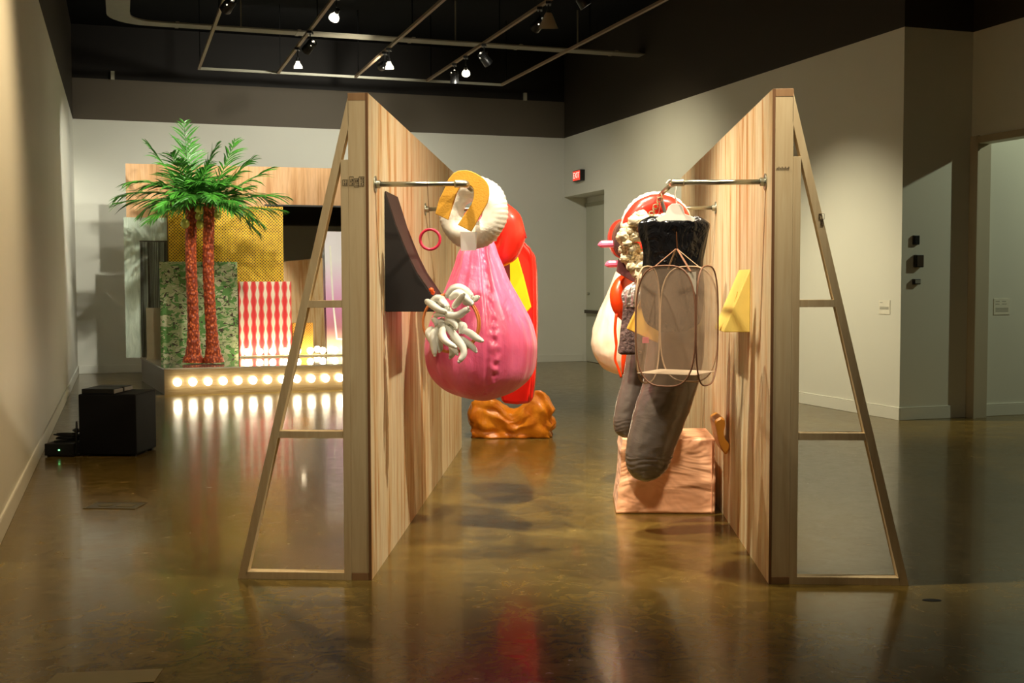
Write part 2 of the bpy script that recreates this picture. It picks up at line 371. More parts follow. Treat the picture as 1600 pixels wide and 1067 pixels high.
# track lamps
FIX_B = plain('black fixture', (.012, .012, .012), .35); FIX_W = plain('cream fixture', (.45, .38, .28), .5); GLASS_S = plain('silver reflector', (.75, .74, .68), .12, 1)
def emis(name, c, s):
    t = NT(name); t.b.inputs['Emission Color'].default_value = (*c, 1); t.b.inputs['Emission Strength'].default_value = s; t.set(Base_Color=(*c, 1), Roughness=.3); return t.m
LENS = emis('lit lamp face', (1, .92, .70), 14)
GLOW = emis('glowing lamp glass', (1, .93, .74), 1.6)
LENS_D = emis('dim lamp face and glints', (1, .90, .68), 1.2)
def lamp(rx, ry, target, style, label, power=0, cone=60, blend=.8, colr=WARM, name='track_light', lens=None):
    pos = RM(rx, ry, TRZ-.20); t = rthing(name, rx, ry, TRZ-.02, label, 'spotlight', 'lamps on the lighting track')
    d = (Vector(target)-pos).normalized()
    m = MB(); m.box(RM(rx, ry, TRZ-.05)-Vector((.03, .06, 0)), RM(rx, ry, TRZ-.018)+Vector((.03, .06, 0))); m.build('adapter', FIX_B, t)
    m = MB(); m.cyl(RM(rx, ry, TRZ-.05), pos+Vector((0, 0, .06)), .008, n=8); m.build('stem', FIX_B, t)
    s = d.orthogonal().normalized()
    if style == 'bare':      # a silver reflector lamp in a small holder
        m = MB(); m.tube([pos-d*.05, pos-d*.0], [.025, .025], 14); m.build('holder', FIX_B, t, smooth=False)
        m = MB(); m.tube([pos-d*.02, pos+d*.02, pos+d*.07, pos+d*.10], [.022, .028, .058, .061], 20, cap=False); m.build('housing', GLOW, t, smooth=True)
    elif style == 'shade':
        m = MB(); m.tube([pos-d*.06, pos-d*.03, pos+d*.12], [.03, .05, .115], 24, cap=False); m.build('housing', FIX_W, t, smooth=True)
        m = MB(); m.tube([pos-d*.09, pos-d*.05], [.02, .03], 12); m.build('holder', FIX_B, t)
    else:                    # black can with yoke and fins
        m = MB(); m.tube([pos-d*.08, pos-d*.075, pos+d*.09, pos+d*.11], [.03, .055, .066, .068], 20, cap=False)
        for k in range(4): m.torus(pos-d*(.05-.02*k), .058, .004, d, 24, 6)
        m.build('housing', FIX_B, t, smooth=True)
        m = MB(); m.tube([pos+Vector((0, 0, .06)), pos+s*.085+Vector((0, 0, .03)), pos+s*.085], .006, 6); m.tube([pos+Vector((0, 0, .06)), pos-s*.085+Vector((0, 0, .03)), pos-s*.085], .006, 6)
        m.build('yoke', FIX_B, t)
        [MB().sphere(pos-d*.04+s*.062*q_+Vector((0, 0, .01*q_)), .009, 8, 6).build('glint_bead', LENS_D, t) for q_ in (-1, 1)]; MB().sphere(pos-d*.084, .012, 8, 6).build('glint_bead', LENS_D, t)  # small glowing beads stand in for glints on the can
    rr = {'bare': .056, 'shade': .06, 'can': .058}[style]; off = {'bare': .095, 'shade': .05, 'can': .085}[style]
    m = MB(); m.tube([pos+d*(off-.03), pos+d*off], [rr*.8, rr], 20); m.build('lamp', lens or LENS, t)
    if power:
        L = bpy.data.lights.new('spot', 'SPOT'); L.energy = power; L.spot_size = math.radians(cone); L.spot_blend = blend; L.color = colr; L.shadow_soft_size = .06
        o = bpy.data.objects.new('spot', L); COL.objects.link(o); o.parent = t
        Mw = d.to_track_quat('-Z', 'Y').to_matrix().to_4x4(); Mw.translation = pos+d*(off+.03); o.matrix_local = WORLD[t.name].inverted() @ Mw
    return t
for rx, ry, tg, pw, cn, bl, cl, st, nm in SPOTS: lamp(rx, ry, tg, st, nm, pw, cn, bl, cl)
for rx, ry, tg, st, nm in DECOR: lamp(rx, ry, tg, st, nm, lens=LENS if st == 'bare' else LENS_D)
# the lamp of the next room, shining through the opening
_p = RM(PX+3.1, -12.2, 4.45); L = bpy.data.lights.new('spot', 'SPOT'); L.energy = 160; L.spot_size = 2.2; L.spot_blend = 1; L.color = (.93, 1, .70); L.shadow_soft_size = .05
t = rthing('track_light', PX+3.1, -12.2, HC, 'black lamp hung in the next room beyond the opening', 'spotlight')
m = MB(); m.cyl(_p+Vector((0, 0, .1)), RM(PX+3.1, -12.2, HC), .01); m.build('stem', FIX_B, t)
m = MB(); m.tube([_p+Vector((0, 0, .12)), _p+Vector((0, 0, .0))], [.04, .07], 20, cap=False); m.build('housing', FIX_B, t, smooth=True)
o = bpy.data.objects.new('spot', L); COL.objects.link(o); o.parent = t
_d = (RM(PX-.4, YC, 1.6)-_p).normalized(); Mw = _d.to_track_quat('-Z', 'Y').to_matrix().to_4x4(); Mw.translation = _p-Vector((0, 0, .03)); o.matrix_local = WORLD[t.name].inverted() @ Mw

# ------------------------------------------------------------------ the two plywood walls
STAMP = plain('stamp ink', (.09, .06, .03), .8)
def shed(x, y, sg, H, name, label, stamp):
    """free-standing plywood wall; sg is the side (in x) its timber frame stands on"""
    t = thing('plywood_wall', (x, y, 0), label, 'wall panel', 'plywood walls with braced timber frames')
    L = 4.83; T = .012
    def bx(m, a, b, y0, y1, z0, z1): m.box((min(x+sg*a, x+sg*b), y0, z0), (max(x+sg*a, x+sg*b), y1, z1))
    n = 4; w = L/n
    for k in range(n):
        m = MB(); bx(m, 0, T, y+k*w+.001, y+(k+1)*w-.0015, .0, H); m.build('plywood_sheet', PLY, t)
    m = MB(); bx(m, -.0008, T+.0005, y-.002, y+.0015, 0, H); m.build('sheet_edge', PLYEDGE, t)
    for yy in [y+.0]+[y+k*.61 for k in range(1, 8)]+[y+L-.038]:
        m = MB(); bx(m, T+.0007, T+.089, yy, yy+.038, .038, H-.038); m.build('stud', LUM, t, bevel=.0015)
    for z0, nm in ((0, 'bottom_plate'), (H-.038, 'top_plate')):
        m = MB(); bx(m, T+.0007, T+.089, y-.001, y+L, z0, z0+.038); m.build(nm, LUM_E, t, bevel=.0015)
    for y0 in (y, y+L-.064):
        b0 = T+.0895; foot = .69; dy = .064
        m = MB(); bx(m, b0, b0+.038, y0, y0+dy, 0, H-.33); m.build('brace_upright', LUM, t, bevel=.001)
        m = MB(); bx(m, b0+.038, foot-.044, y0, y0+dy, 0, .038); m.build('brace_foot', LUM, t, bevel=.001)
        q = [(b0-.005, H-.004), (b0-.005, H-.16), (foot-.043, 0.0), (foot, 0)]
        m = MB(); m.prism([(x+sg*a, y0, z) for a, z in q], (0, dy, 0)); m.build('brace_leg', LUM, t, bevel=.001)
        for z in (.742, 1.402):
            e = foot-.045-(foot-.045-b0)*(z/ (H-.14))
            m = MB(); bx(m, b0+.038, e+.004, y0+.001, y0+dy-.001, z-.018, z+.018); m.build('brace_rail', LUM, t, bevel=.001)
    m = MB()
    for a, z0, z1, w_ in stamp:
        bx(m, a, a+w_, y-.0022, y-.0002, z0, z1)
    m.build('grade_stamp', STAMP, t)
    return t
def stampmarks(a0, z0, w, h, seed):
    r = random.Random(seed); o = [(a0, z0, z0+.0015, w), (a0, z0+h, z0+h+.0015, w), (a0, z0, z0+h, .0015), (a0+w, z0, z0+h, .0015)]
    n = max(2, int(w/.009))
    for k in range(n):
        xx = a0+.004+k*(w-.006)/n; zz = z0+.005
        while zz < z0+h-.008:
            q = r.uniform(.004, .014); o.append((xx, zz, min(z0+h-.004, zz+q), r.uniform(.0022, .005))); zz += q+r.uniform(.002, .006)
    return o
shed(XA, YA, -1, 2.452, 'l', 'plywood wall with braced pine frame at left, hung with the pink sack and white ring',
     stampmarks(.020, 1.99, .026, .046, 3)+stampmarks(.048, 1.985, .022, .042, 4)+stampmarks(.074, 1.993, .020, .044, 5)+stampmarks(.104, 1.992, .024, .030, 6))
def rstamp():
    o = []
    for a, z0, z1, w in stampmarks(.228, 1.815, .026, .026, 9)+stampmarks(.236, 1.785, .014, .022, 8): o.append((a, z0, z1, w))
    return o+[(.022+k*.008, 2.062, 2.068+.004*(k % 2), .004) for k in range(8)]
shed(XB, YB, 1, 2.452, 'r', 'plywood wall with braced pine frame at right, hung with the black top and mesh hamper', rstamp())

# garment rails made of pipe
RAILX = .468
def rail(x, y, sg, label):
    t = thing('pipe_rail', (x, y+.18, 2.015), label, 'garment rail', 'pipe rails on the plywood walls')
    xr = x+sg*RAILX; y0 = y+.19; y1 = y+2.24; z = 2.015
    for yy in (y0, y1):
        m = MB(); m.cyl((x+sg*.0005, yy, z), (x+sg*.007, yy, z), .043, n=24); m.cyl((x+sg*.006, yy, z), (x+sg*.03, yy, z), .021, n=16); m.build('flange', STEEL, t, smooth=False, bevel=.002)
        m = MB(); m.cyl((x+sg*.02, yy, z), (xr-sg*.03, yy, z), .0133, n=16); m.build('arm_pipe', STEEL, t, smooth=True)
        m = MB(); m.tube(catmull([(xr-sg*.055, yy, z), (xr-sg*.02, yy, z), (xr-sg*.004, yy+(.006 if yy == y0 else -.006), z), (xr, yy+(.025 if yy == y0 else -.025), z), (xr, yy+(.055 if yy == y0 else -.055), z)], 4), .0195, 16); m.build('elbow', plain('elbow fitting', (.55, .53, .42), .4, 1), t, smooth=True)
    m = MB(); m.cyl((xr, y0+.05, z), (xr, y1-.05, z), .0133, n=16); m.build('rail_pipe', STEEL, t, smooth=True)
    return t
rail(XA, YA, 1, 'galvanised pipe rail fixed to the left plywood wall')
rail(XB, YB, -1, 'galvanised pipe rail fixed to the right plywood wall')

# ------------------------------------------------------------------ stage
STZ = .368
def m_stage_top():
    t = NT('polished dark acrylic').set(Roughness=.05, Metallic=.55); f = t.noise(t.geo(), 3, 4); t.col(t.ramp(f, [(.3, (.42, .38, .30)), (.7, (.55, .50, .40))])); return t.m
def m_stage_front():
    t = NT('brushed gold panel').set(Roughness=.28, Metallic=.5); f = t.noise(t.geo((1, 1, 12)), 5, 4); t.col(t.ramp(f, [(.3, (.26, .18, .085)), (.7, (.36, .27, .15))])); return t.m
t = rthing('stage', 3.1, -3.1, 0, 'low stage with a mirror-glossy top and a row of round bulbs along its front', 'stage')
SP = [(1.235, -4.447), (5.3, -4.447), (5.3, -1.75), (.97, -1.81)]
RB().prism([(x, y, STZ-.02) for x, y in SP], (0, 0, .02)).build('stage_top', m_stage_top(), t)
ins = [(1.25, -4.43), (5.28, -4.43), (5.28, -1.77), (.99, -1.83)]
RB().prism([(x, y, .0) for x, y in ins], (0, 0, STZ-.02)).build('stage_body', plain('stage side', (.10, .075, .045), .3), t)
RB().box((1.237, -4.447, 0), (5.3, -4.431, STZ-.02)).build('front_panel', m_stage_front(), t)
BULB = emis('lit bulb glass', (1, .88, .62), 14)
SOCK = plain('bulb socket', (.6, .5, .3), .4, .6)
for k in range(18):
    x = 1.405+k*.200
    b = RB(); b.sphere((x, -4.512, .178), .054, 18, 12); b = b.build('bulb', BULB, t, smooth=True)
    q = RB(); q.cyl((x, -4.447, .178), (x, -4.465, .178), .026, n=14); q.build('socket', SOCK, b)
f = rthing('footlight_strip', 3.9, -2.47, STZ, 'row of round footlights on the stage at the foot of the backdrops', 'footlights')
RB().box((2.42, -2.52, STZ), (5.2, -2.43, STZ+.022)).build('strip_base', SOCK, f)
for k in range(14):
    x = 2.53+k*.195
    b = RB(); b.sphere((x, -2.475, STZ+.085), .052, 18, 12); b.build('bulb', BULB, f, smooth=True)

# backdrops standing on the stage
def board(name, pts, y, th, mat, label, cat, extra=None):
    x0 = sum(p[0] for p in pts)/len(pts); z0 = min(p[1] for p in pts)
    t = rthing(name, x0, y, z0, label, cat)
    m = RB(); m.prism([(x, y, z) for x, z in pts], (0, th, 0)) if False else None
    m = RB(); m.prism([(x, y, z) for x, z in pts], (0, th, 0)); m.build('board', mat, t, bevel=0)
    return t
def rect(x0, x1, z0, z1): return [(x0, z0), (x1, z0), (x1, z1), (x0, z1)]
board('plywood_board', [(.804, 2.515), (1.36, 2.515), (1.36, STZ), (2.9, STZ), (2.9, 2.74), (5.25, 2.74), (5.25, 3.35), (.804, 3.325)], -2.10, .02, PLY_B, 'big plywood backdrop behind the palms, its top band reaching right of them', 'backdrop')
MIR = NT('mirror').set(Metallic=1, Roughness=.02, Base_Color=(.82, .82, .78, 1)).m
tm = rthing('mirror_panel', 3.8, -2.2, STZ, 'tall mirror standing right of the yellow lattice', 'mirror')
RB().prism([(2.9, -2.205, STZ), (4.7, -2.205, STZ), (4.7, -2.164, 2.73), (2.9, -2.164, 2.73)], (0, .012, 0)).build('mirror_glass', MIR, tm)
RB().box((2.86, -2.175, 2.72), (4.7, -2.15, 2.745)).build('top_edge', FIX_B, tm)
def m_film():
    t = NT('crinkled silver film').set(Roughness=.3, Metallic=.15); v = t.geo((6, 6, 1.2))
    f = t.noise(v, 2, 5, .6, .8); g = t.noise(t.geo((60, 60, .6)), 1, 3)
    a = t.ramp(f, [(.3, (.46, .56, .44)), (.7, (.74, .84, .70))]); t.col(a); t.bump(t.math('ADD', f, t.math('MULTIPLY', g, .4)), .6, .03); return t.m
board('silver_film_panel', rect(.762, 1.39, .385, 2.512), -2.16, .02, m_film(), 'pale crinkled silver film panel hanging left of the camouflage board', 'backdrop')
# dark fringe in front of the film panel
FR = NT('dark tinsel').set(Roughness=.3, Metallic=.4, Base_Color=(.10, .10, .075, 1)).m
t = rthing('fringe_curtain', 1.2, -2.19, 2.2, 'dark tinsel fringe hanging in front of the silver film panel', 'curtain')
RB().box((.985, -2.2, 2.14), (1.39, -2.185, 2.16)).build('header', FR, t)
rnd = random.Random(4); m = RB()
for k in range(120):
    x = .985+rnd.random()*.40; y = -2.2+rnd.random()*.025; w_ = rnd.uniform(.0015, .004); z0 = STZ+.005+rnd.random()*.02; dx = rnd.uniform(-.01, .01)
    m.prism([(x, y, 2.14), (x+w_, y, 2.14), (x+w_+dx, y, z0), (x+dx, y, z0)], (0, .001, 0))
o = m.build('fringe', FR, t); o['kind'] = 'stuff'
board('beige_panel', rect(1.06, 1.29, STZ, 1.14), -2.27, .015, plain('beige board', (.42, .36, .22), .6), 'small plain beige panel at the left of the camouflage board', 'panel')
def m_lattice(name, c, c2, hole, s, wid=.16):
    t = NT(name).set(Roughness=.5); v = t.coords(kind='Object')
    sp = t.n('ShaderNodeSeparateXYZ'); t.l(v, sp.inputs[0])
    a = t.math('ADD', sp.outputs['X'], sp.outputs['Z']); b = t.math('SUBTRACT', sp.outputs['X'], sp.outputs['Z'])
    nsn = t.noise(v, 2.2, 2); a = t.math('ADD', a, t.math('MULTIPLY', nsn, .06)); b = t.math('ADD', b, t.math('MULTIPLY', nsn, -.05))
    def st(q): return t.math('FRACT', t.math('MULTIPLY', q, s))
    sa, sb = st(a), st(b)
    m1 = t.math('GREATER_THAN', sa, wid*2); m2 = t.math('GREATER_THAN', sb, wid*2)
    h = t.math('MAXIMUM', m1, m2)
    shade = t.noise(t.coords((9, 9, 9)), 1, 3)
    base = t.ramp(shade, [(.35, c2), (.65, c)])
    mx = t.n('ShaderNodeMix', data_type='RGBA'); t.l(h, mx.inputs[0]); mx.inputs[6].default_value = (*hole, 1); t.l(base, mx.inputs[7]); t.col(mx.outputs[2])
    t.bump(t.math('MULTIPLY', sa, sb), .3, .01)
    return t.m
board('yellow_lattice_screen', rect(1.404, 3.138, 1.30, 2.707), -2.23, .03, m_lattice('woven yellow bamboo', (.90, .58, .02), (.72, .42, .01), (.035, .014, .003), 21, .26), 'tall yellow woven lattice screen behind the palm trunks', 'screen')
board('orange_lattice_panel', rect(3.255, 3.575, STZ, .885), -2.33, .02, m_lattice('woven orange bamboo', (.85, .42, .06), (.75, .34, .04), (.20, .07, .01), 26, .22), 'small orange woven lattice panel right of the red wavy board', 'screen')
def m_camo():
    t = NT('camouflage cloth').set(Roughness=.8); v = t.geo((2.2, 2.2, 3.4))
    f = t.noise(v, 2.2, 3, .5, 1.6); g = t.noise(t.geo((2.4, 2.4, 3.8)), 2.6, 3, .5, 1.8); h = t.noise(t.geo((3, 3, 5)), 3.0, 3, .5, 1.8)
    a = t.ramp(f, [(0, (.36, .42, .20)), (.5, (.11, .26, .06))], 'CONSTANT')
    k = t.ramp(g, [(0, (0, 0, 0)), (.56, (1, 1, 1))], 'CONSTANT'); kk = t.ramp(h, [(0, (1, 1, 1)), (.40, (0, 0, 0))], 'CONSTANT')
    m1 = t.n('ShaderNodeMix', data_type='RGBA'); t.l(k, m1.inputs[0]); t.l(a, m1.inputs[6]); m1.inputs[7].default_value = (.50, .50, .30, 1)
    m2 = t.n('ShaderNodeMix', data_type='RGBA'); t.l(kk, m2.inputs[0]); t.l(m1.outputs[2], m2.inputs[6]); m2.inputs[7].default_value = (.06, .045, .025, 1)
    t.col(m2.outputs[2]); return t.m
board('camouflage_board', rect(1.262, 2.412, STZ, 1.84), -2.38, .03, m_camo(), 'green camouflage board behind the palm trunks', 'board')
def m_wavy():
    t = NT('red and cream wavy print').set(Roughness=.6); v = t.coords(kind='Object'); sp = t.n('ShaderNodeSeparateXYZ'); t.l(v, sp.inputs[0])
    X_, Z_ = sp.outputs['X'], sp.outputs['Z']
    # stripes of alternating red, their edges swelling and pinching with height
    u = t.math('MULTIPLY', X_, 2*PI/.119); sx = t.math('COSINE', u)
    sw = t.math('MULTIPLY', t.math('COSINE', t.math('MULTIPLY', Z_, 2*PI/.215)), .38)
    k = t.math('GREATER_THAN', t.math('SUBTRACT', sx, sw), .42)
    k2 = t.math('GREATER_THAN', t.math('ADD', t.math('MULTIPLY', sx, -1), sw), .35)
    m1 = t.n('ShaderNodeMix', data_type='RGBA'); t.l(k, m1.inputs[0]); m1.inputs[6].default_value = (.85, .16, .13, 1); m1.inputs[7].default_value = (.93, .80, .60, 1)
    m2 = t.n('ShaderNodeMix', data_type='RGBA'); t.l(k2, m2.inputs[0]); t.l(m1.outputs[2], m2.inputs[6]); m2.inputs[7].default_value = (.80, .035, .035, 1)
    t.col(m2.outputs[2]); return t.m
board('red_wavy_board', rect(2.432, 3.238, STZ, 1.536), -2.34, .03, m_wavy(), 'red board with cream wavy stripes', 'board')
def m_pink():
    t = NT('pink graded film').set(Roughness=.2); sp = t.n('ShaderNodeSeparateXYZ'); t.l(t.geo(), sp.inputs[0])
    z = t.math('DIVIDE', sp.outputs['Z'], 2.4)
    t.col(t.ramp(z, [(.2, (.60, .46, .30)), (.34, (.46, .20, .26)), (.48, (.74, .32, .58)), (.62, (.90, .62, .84)), (.78, (.96, .92, .96))])); return t.m
tp = board('pink_film_panel', [(3.80, STZ), (4.8, STZ), (4.8, 2.327), (3.772, 2.327)], -2.30, .02, m_pink(), 'tall pink film panel standing left of the near timber post', 'panel')
WL = plain('white tape', (.95, .93, .85), .4)
m = RB(); P_ = [(3.86, 2.1), (3.90, 1.2), (3.955, .62), (4.3, .60)]
for i in range(3):
    (a, b), (c, d_) = P_[i], P_[i+1]; v = Vector((c-a, d_-b)).normalized(); n_ = Vector((-v.y, v.x))*.014
    m.prism([(a+n_.x, -2.304, b+n_.y), (a-n_.x, -2.304, b-n_.y), (c-n_.x, -2.304, d_-n_.y), (c+n_.x, -2.304, d_+n_.y)], (0, .0038, 0))
m.build('white_line', WL, tp)

# ------------------------------------------------------------------ palms
def m_bark():
    t = NT('palm bark').set(Roughness=.5); v = t.geo((30, 30, 22)); vo = t.n('ShaderNodeTexVoronoi'); vo.inputs['Scale'].default_value = 1; t.l(v, vo.inputs['Vector'])
    t.col(t.ramp(vo.outputs['Distance'], [(.0, (.95, .32, .10)), (.28, (.82, .15, .03)), (.55, (.34, .05, .015))])); t.bump(vo.outputs['Distance'], .8, .02); return t.m
BARK = m_bark()
def m_leaf():
    t = NT('palm leaf').set(Roughness=.35); f = t.noise(t.geo(), 5, 3); t.col(t.ramp(f, [(.3, (.024, .12, .012)), (.7, (.09, .36, .035))])); t.b.inputs['Specular IOR Level'].default_value = .6; return t.m
LEAF = m_leaf(); STEM = plain('frond stem', (.16, .22, .05), .5)
COCO = plain('green coconut', (.62, .62, .10), .35, var=.15); CALYX = plain('calyx', (.50, .48, .12), .6)
def frond(c, az, el, L, droop, rnd, t):
    h = Vector((math.cos(az), math.sin(az), 0)); n = 17; P = []
    for i in range(n+1):
        s = i/n; P.append(c+h*(L*s*math.cos(el)*(1-.10*s*s))+Vector((0, 0, L*(math.sin(el)*s-droop*s*s))))
    m = MB(); m.tube(P, [.011*(1-.8*i/n)+.002 for i in range(n+1)], 6)
    side = h.cross(Vector((0, 0, 1)))
    for i in range(2, n+1):
        p = P[i]; tn = (P[min(n, i+1)]-P[i-1]).normalized(); s = i/n; ll = .44*math.sin(PI*(.20+.72*s))**.8*(L/1.15)
        for sg in (-1, 1):
            sd = side*sg; nrm = side.cross(tn)
            if nrm.z < 0: nrm = -nrm
            dr = (sd*rnd.uniform(.62, .85)+tn*(.55+.5*s)+nrm*rnd.uniform(-.15, .22)).normalized(); q = ll*rnd.uniform(.8, 1.1)
            wv = (tn*.9-dr*dr.dot(tn)+nrm*rnd.uniform(-.35, .35)).normalized()*.0145; pts = []; dp = rnd.uniform(.16, .42)
            for k_, ww in ((0, .35), (.2, .95), (.45, 1), (.75, .6), (1, .04)):
                cc = p+dr*(q*k_)+Vector((0, 0, -dp*q*k_*k_)); pts += [cc-wv*ww, cc+nrm*.005*ww, cc+wv*ww]
            fs = []
            for k_ in range(4):
                b = k_*3; fs += [(b, b+1, b+4, b+3), (b+1, b+2, b+5, b+4)]
            m.add(pts, fs)
    return m.build('frond', LEAF, t)
def palm(bx_, by_, tx, tz, label, seed, fr, cocos):
    t = rthing('palm_tree', bx_, by_, STZ, label, 'palm tree', 'artificial palms on the stage'); rnd = random.Random(seed)
    m = RB(); P = []; R_ = []
    for i in range(41):
        s = i/40; x = bx_+(tx-bx_)*s+.02*math.sin(s*5+seed); z = STZ+.015+(tz-STZ-.015)*s
        P.append((x, by_, z)); R_.append((.075+.075*math.exp(-s*14))*(1+.10*(i % 2)))
    m.tube(P, R_, 20); m.build('trunk', BARK, t, smooth=False)
    c = RM(tx, by_, tz-.02)
    for az, el, L, dr in fr: frond(c, az+TH, el, L, dr, rnd, t)
    for x, z, r in cocos:
        b = RB(); b.sphere((x, by_-.10, z), r, 18, 12, sc=(1, 1, 1.12)); b = b.build('coconut', COCO, t, smooth=True)
        q = RB()
        for k in range(5): a = k*2*PI/5; q.prism([(x-.012*math.sin(a), by_-.10+.012*math.cos(a), z+r*1.10), (x+.012*math.sin(a), by_-.10-.012*math.cos(a), z+r*1.10), (x+.055*math.cos(a), by_-.10+.055*math.sin(a), z+r*.75)], (0, 0, .004))
        q.cyl((x, by_-.1, z+r), (x*.6+tx*.4, by_-.05, z+r+.10), .006, n=6); q.build('calyx', CALYX, b)
rnd = random.Random(11)
def fronds(lst, n, seed):
    r = random.Random(seed); o = list(lst)
    for k in range(n): o.append((2*PI*k*.618+r.uniform(-.2, .2), .02+1.15*k/n+r.uniform(-.08, .08), r.uniform(.80, 1.08), r.uniform(.22, .50)))
    return o
palm(1.648, -3.6, 1.69, 2.70, 'artificial palm with a red-brown trunk, left one of the two on the stage', 1,
     fronds([(PI*.97, .95, 1.15, .12), (PI*1.1, .55, 1.2, .35), (PI*.9, .35, 1.25, .30), (PI*1.02, .05, 1.15, .10), (PI*.62, 1.35, 1.2, .05), (PI*.5, 1.3, .95, .05), (PI*1.4, .9, 1.0, .3), (0.2, 1.2, 1.1, .2)], 17, 5),
     [(1.58, 2.35, .062), (1.77, 2.56, .06), (1.76, 2.45, .045), (1.78, 2.34, .055)])
palm(1.924, -3.68, 1.90, 2.63, 'artificial palm with a red-brown trunk, right one of the two on the stage', 2,
     fronds([(0.05, .62, 1.2, .12), (-.1, .30, 1.25, .18), (.2, .55, 1.2, .45), (-.3, .9, 1.15, .2), (.6, 1.1, 1.2, .1), (0.0, -.02, 1.15, .02), (PI*1.5, .6, .9, .5)], 16, 8),
     [(2.02, 2.47, .05)])

# ------------------------------------------------------------------ black boxes at the left wall
BLK = plain('black painted wood', (.004, .004, .005), .6, bump=.05, spec=.15); BLK2 = plain('black plastic', (.006, .006, .006), .5, spec=.3)
t = thing('subwoofer', (-4.05, 10.2, 0), 'black cubic subwoofer on the floor near the left wall', 'speaker')
MB().box((-4.31, 9.94, .015), (-3.80, 10.44, .545)).build('cabinet', BLK, t, bevel=.012)
m = MB(); [m.box((x, y, 0), (x+.04, y+.04, .015)) for x in (-4.29, -3.86) for y in (9.97, 10.37)]; m.build('foot', BLK2, t)
for z, yy, l in ((.546, 9.97, 'near black media player lying on top of the subwoofer'), (.546, 10.20, 'far black media player lying on top of the subwoofer')):
    p = thing('media_player', (-4.15, yy+.09, z), l, 'media player', 'media players on the subwoofer')
    MB().box((-4.29, yy, z), (-4.005, yy+.20, z+.042)).build('case', BLK2, p, bevel=.004)
    MB().box((-4.004, yy+.01, z+.004), (-3.995, yy+.19, z+.036)).build('end_cap', plain('grey plastic cap', (.25, .22, .18), .5), p)
t = thing('amplifier', (-4.49, 10.0, 0), 'low black amplifier with a green light on the floor beside the subwoofer', 'amplifier')
MB().box((-4.60, 9.90, .01), (-4.345, 10.25, .115)).build('case', BLK2, t, bevel=.005)
MB().box((-4.475, 9.893, .055), (-4.463, 9.9, .065)).build('power_light', emis('green led', (.2, 1, .3), 2.5), t)
m = MB(); [m.box((x, 9.93, 0), (x+.03, 9.96, .01)) for x in (-4.59, -4.38)]; m.build('foot', BLK2, t)
rnd = random.Random(3); m = MB()
for k in range(3):
    pts = [(-4.56+rnd.random()*.05, 10.0, .122)]
    for j in range(12): pts.append((-4.47+.10*math.cos(j*1.1+k)+rnd.uniform(-.02, .02), 10.08+.08*math.sin(j*1.1+k), .124+.006*j+rnd.uniform(0, .012)))
    pts += [(-4.35, 10.0, .24), (-4.335, 9.96, .30), (-4.325, 9.93, .24), (-4.33, 9.93, .1), (-4.335, 9.92, .006)]
    m.tube(catmull(pts, 4), .007, 6)
tag(m.build('power_cable', BLK2, smooth=True, loc=(-4.45, 10.05, .12)), 'coil of black cable lying on the amplifier', 'cable')

# ------------------------------------------------------------------ wall fittings
def red_face():
    return emis('red exit face', (1, .06, .03), .55)
t = rthing('exit_sign', RW-.05, -.86, 3.45, 'red exit sign in a black case on the wall above the door', 'exit sign')
RB().box((RW-.09, -1.04, 3.36), (RW-.0005, -.66, 3.56)).build('case', FIX_B, t, bevel=.006)
RB().box((RW-.094, -1.02, 3.375), (RW-.0905, -.68, 3.545)).build('face', red_face(), t)
def text_mesh(s, size):
    cu = bpy.data.curves.new('lettering', 'FONT'); cu.body = s; cu.size = size; cu.extrude = .0015; cu.align_x = 'CENTER'; cu.align_y = 'CENTER'
    o = bpy.data.objects.new('lettering', cu); COL.objects.link(o); bpy.context.view_layer.update()
    me = bpy.data.meshes.new_from_object(o.evaluated_get(bpy.context.evaluated_depsgraph_get())); bpy.data.objects.remove(o); return me
me = text_mesh('EXIT', .15); o = bpy.data.objects.new('lettering', me); COL.objects.link(o); o.parent = t
me.materials.clear(); me.materials.append(emis('sign letters', (1, .55, .45), .8))
o.matrix_local = Matrix.Translation((-.046, .01, .01)) @ Matrix(((0, 0, -1, 0), (-1, 0, 0, 0), (0, 1, 0, 0), (0, 0, 0, 1)))
PAPER = plain('label card', (.80, .78, .66), .6); INK = plain('grey print', (.35, .34, .28), .8)
def label(x, y, z, w, h, face, txt, lab):
    t = rthing('wall_label', x, y, z, lab, 'wall label', 'text labels on the walls'); m = RB(); k = RB()
    if face == 'x':
        m.box((x-.006, y-w/2, z-h/2), (x-.0003, y+w/2, z+h/2))
        for a, b, c in txt: k.box((x-.0068, y+w/2-w*b, z+h*(c-.5)-.0035), (x-.0061, y+w/2-w*a, z+h*(c-.5)+.0035))
    else:
        m.box((x-w/2, y-.006, z-h/2), (x+w/2, y-.0003, z+h/2))
        for a, b, c in txt: k.box((x-w/2+w*a, y-.0068, z+h*(c-.5)-.0035), (x-w/2+w*b, y-.0061, z+h*(c-.5)+.0035))
    m.build('card', PAPER, t); k.build('print', INK, t)
label(RW, -9.86, 1.229, .20, .155, 'x', [(.1, .35, .82)]+[(.1, .9, c) for c in (.5, .43, .36)], 'small white text label on the bright right wall')
label(10.067, YC, 1.229, .22, .18, 'y', [(.1, .35, .82), (.5, .75, .82), (.1, .35, .66), (.5, .8, .66)]+[(.1, .9, c) for c in (.40, .33, .26, .19)], 'white text label on the wall seen through the opening at far right')
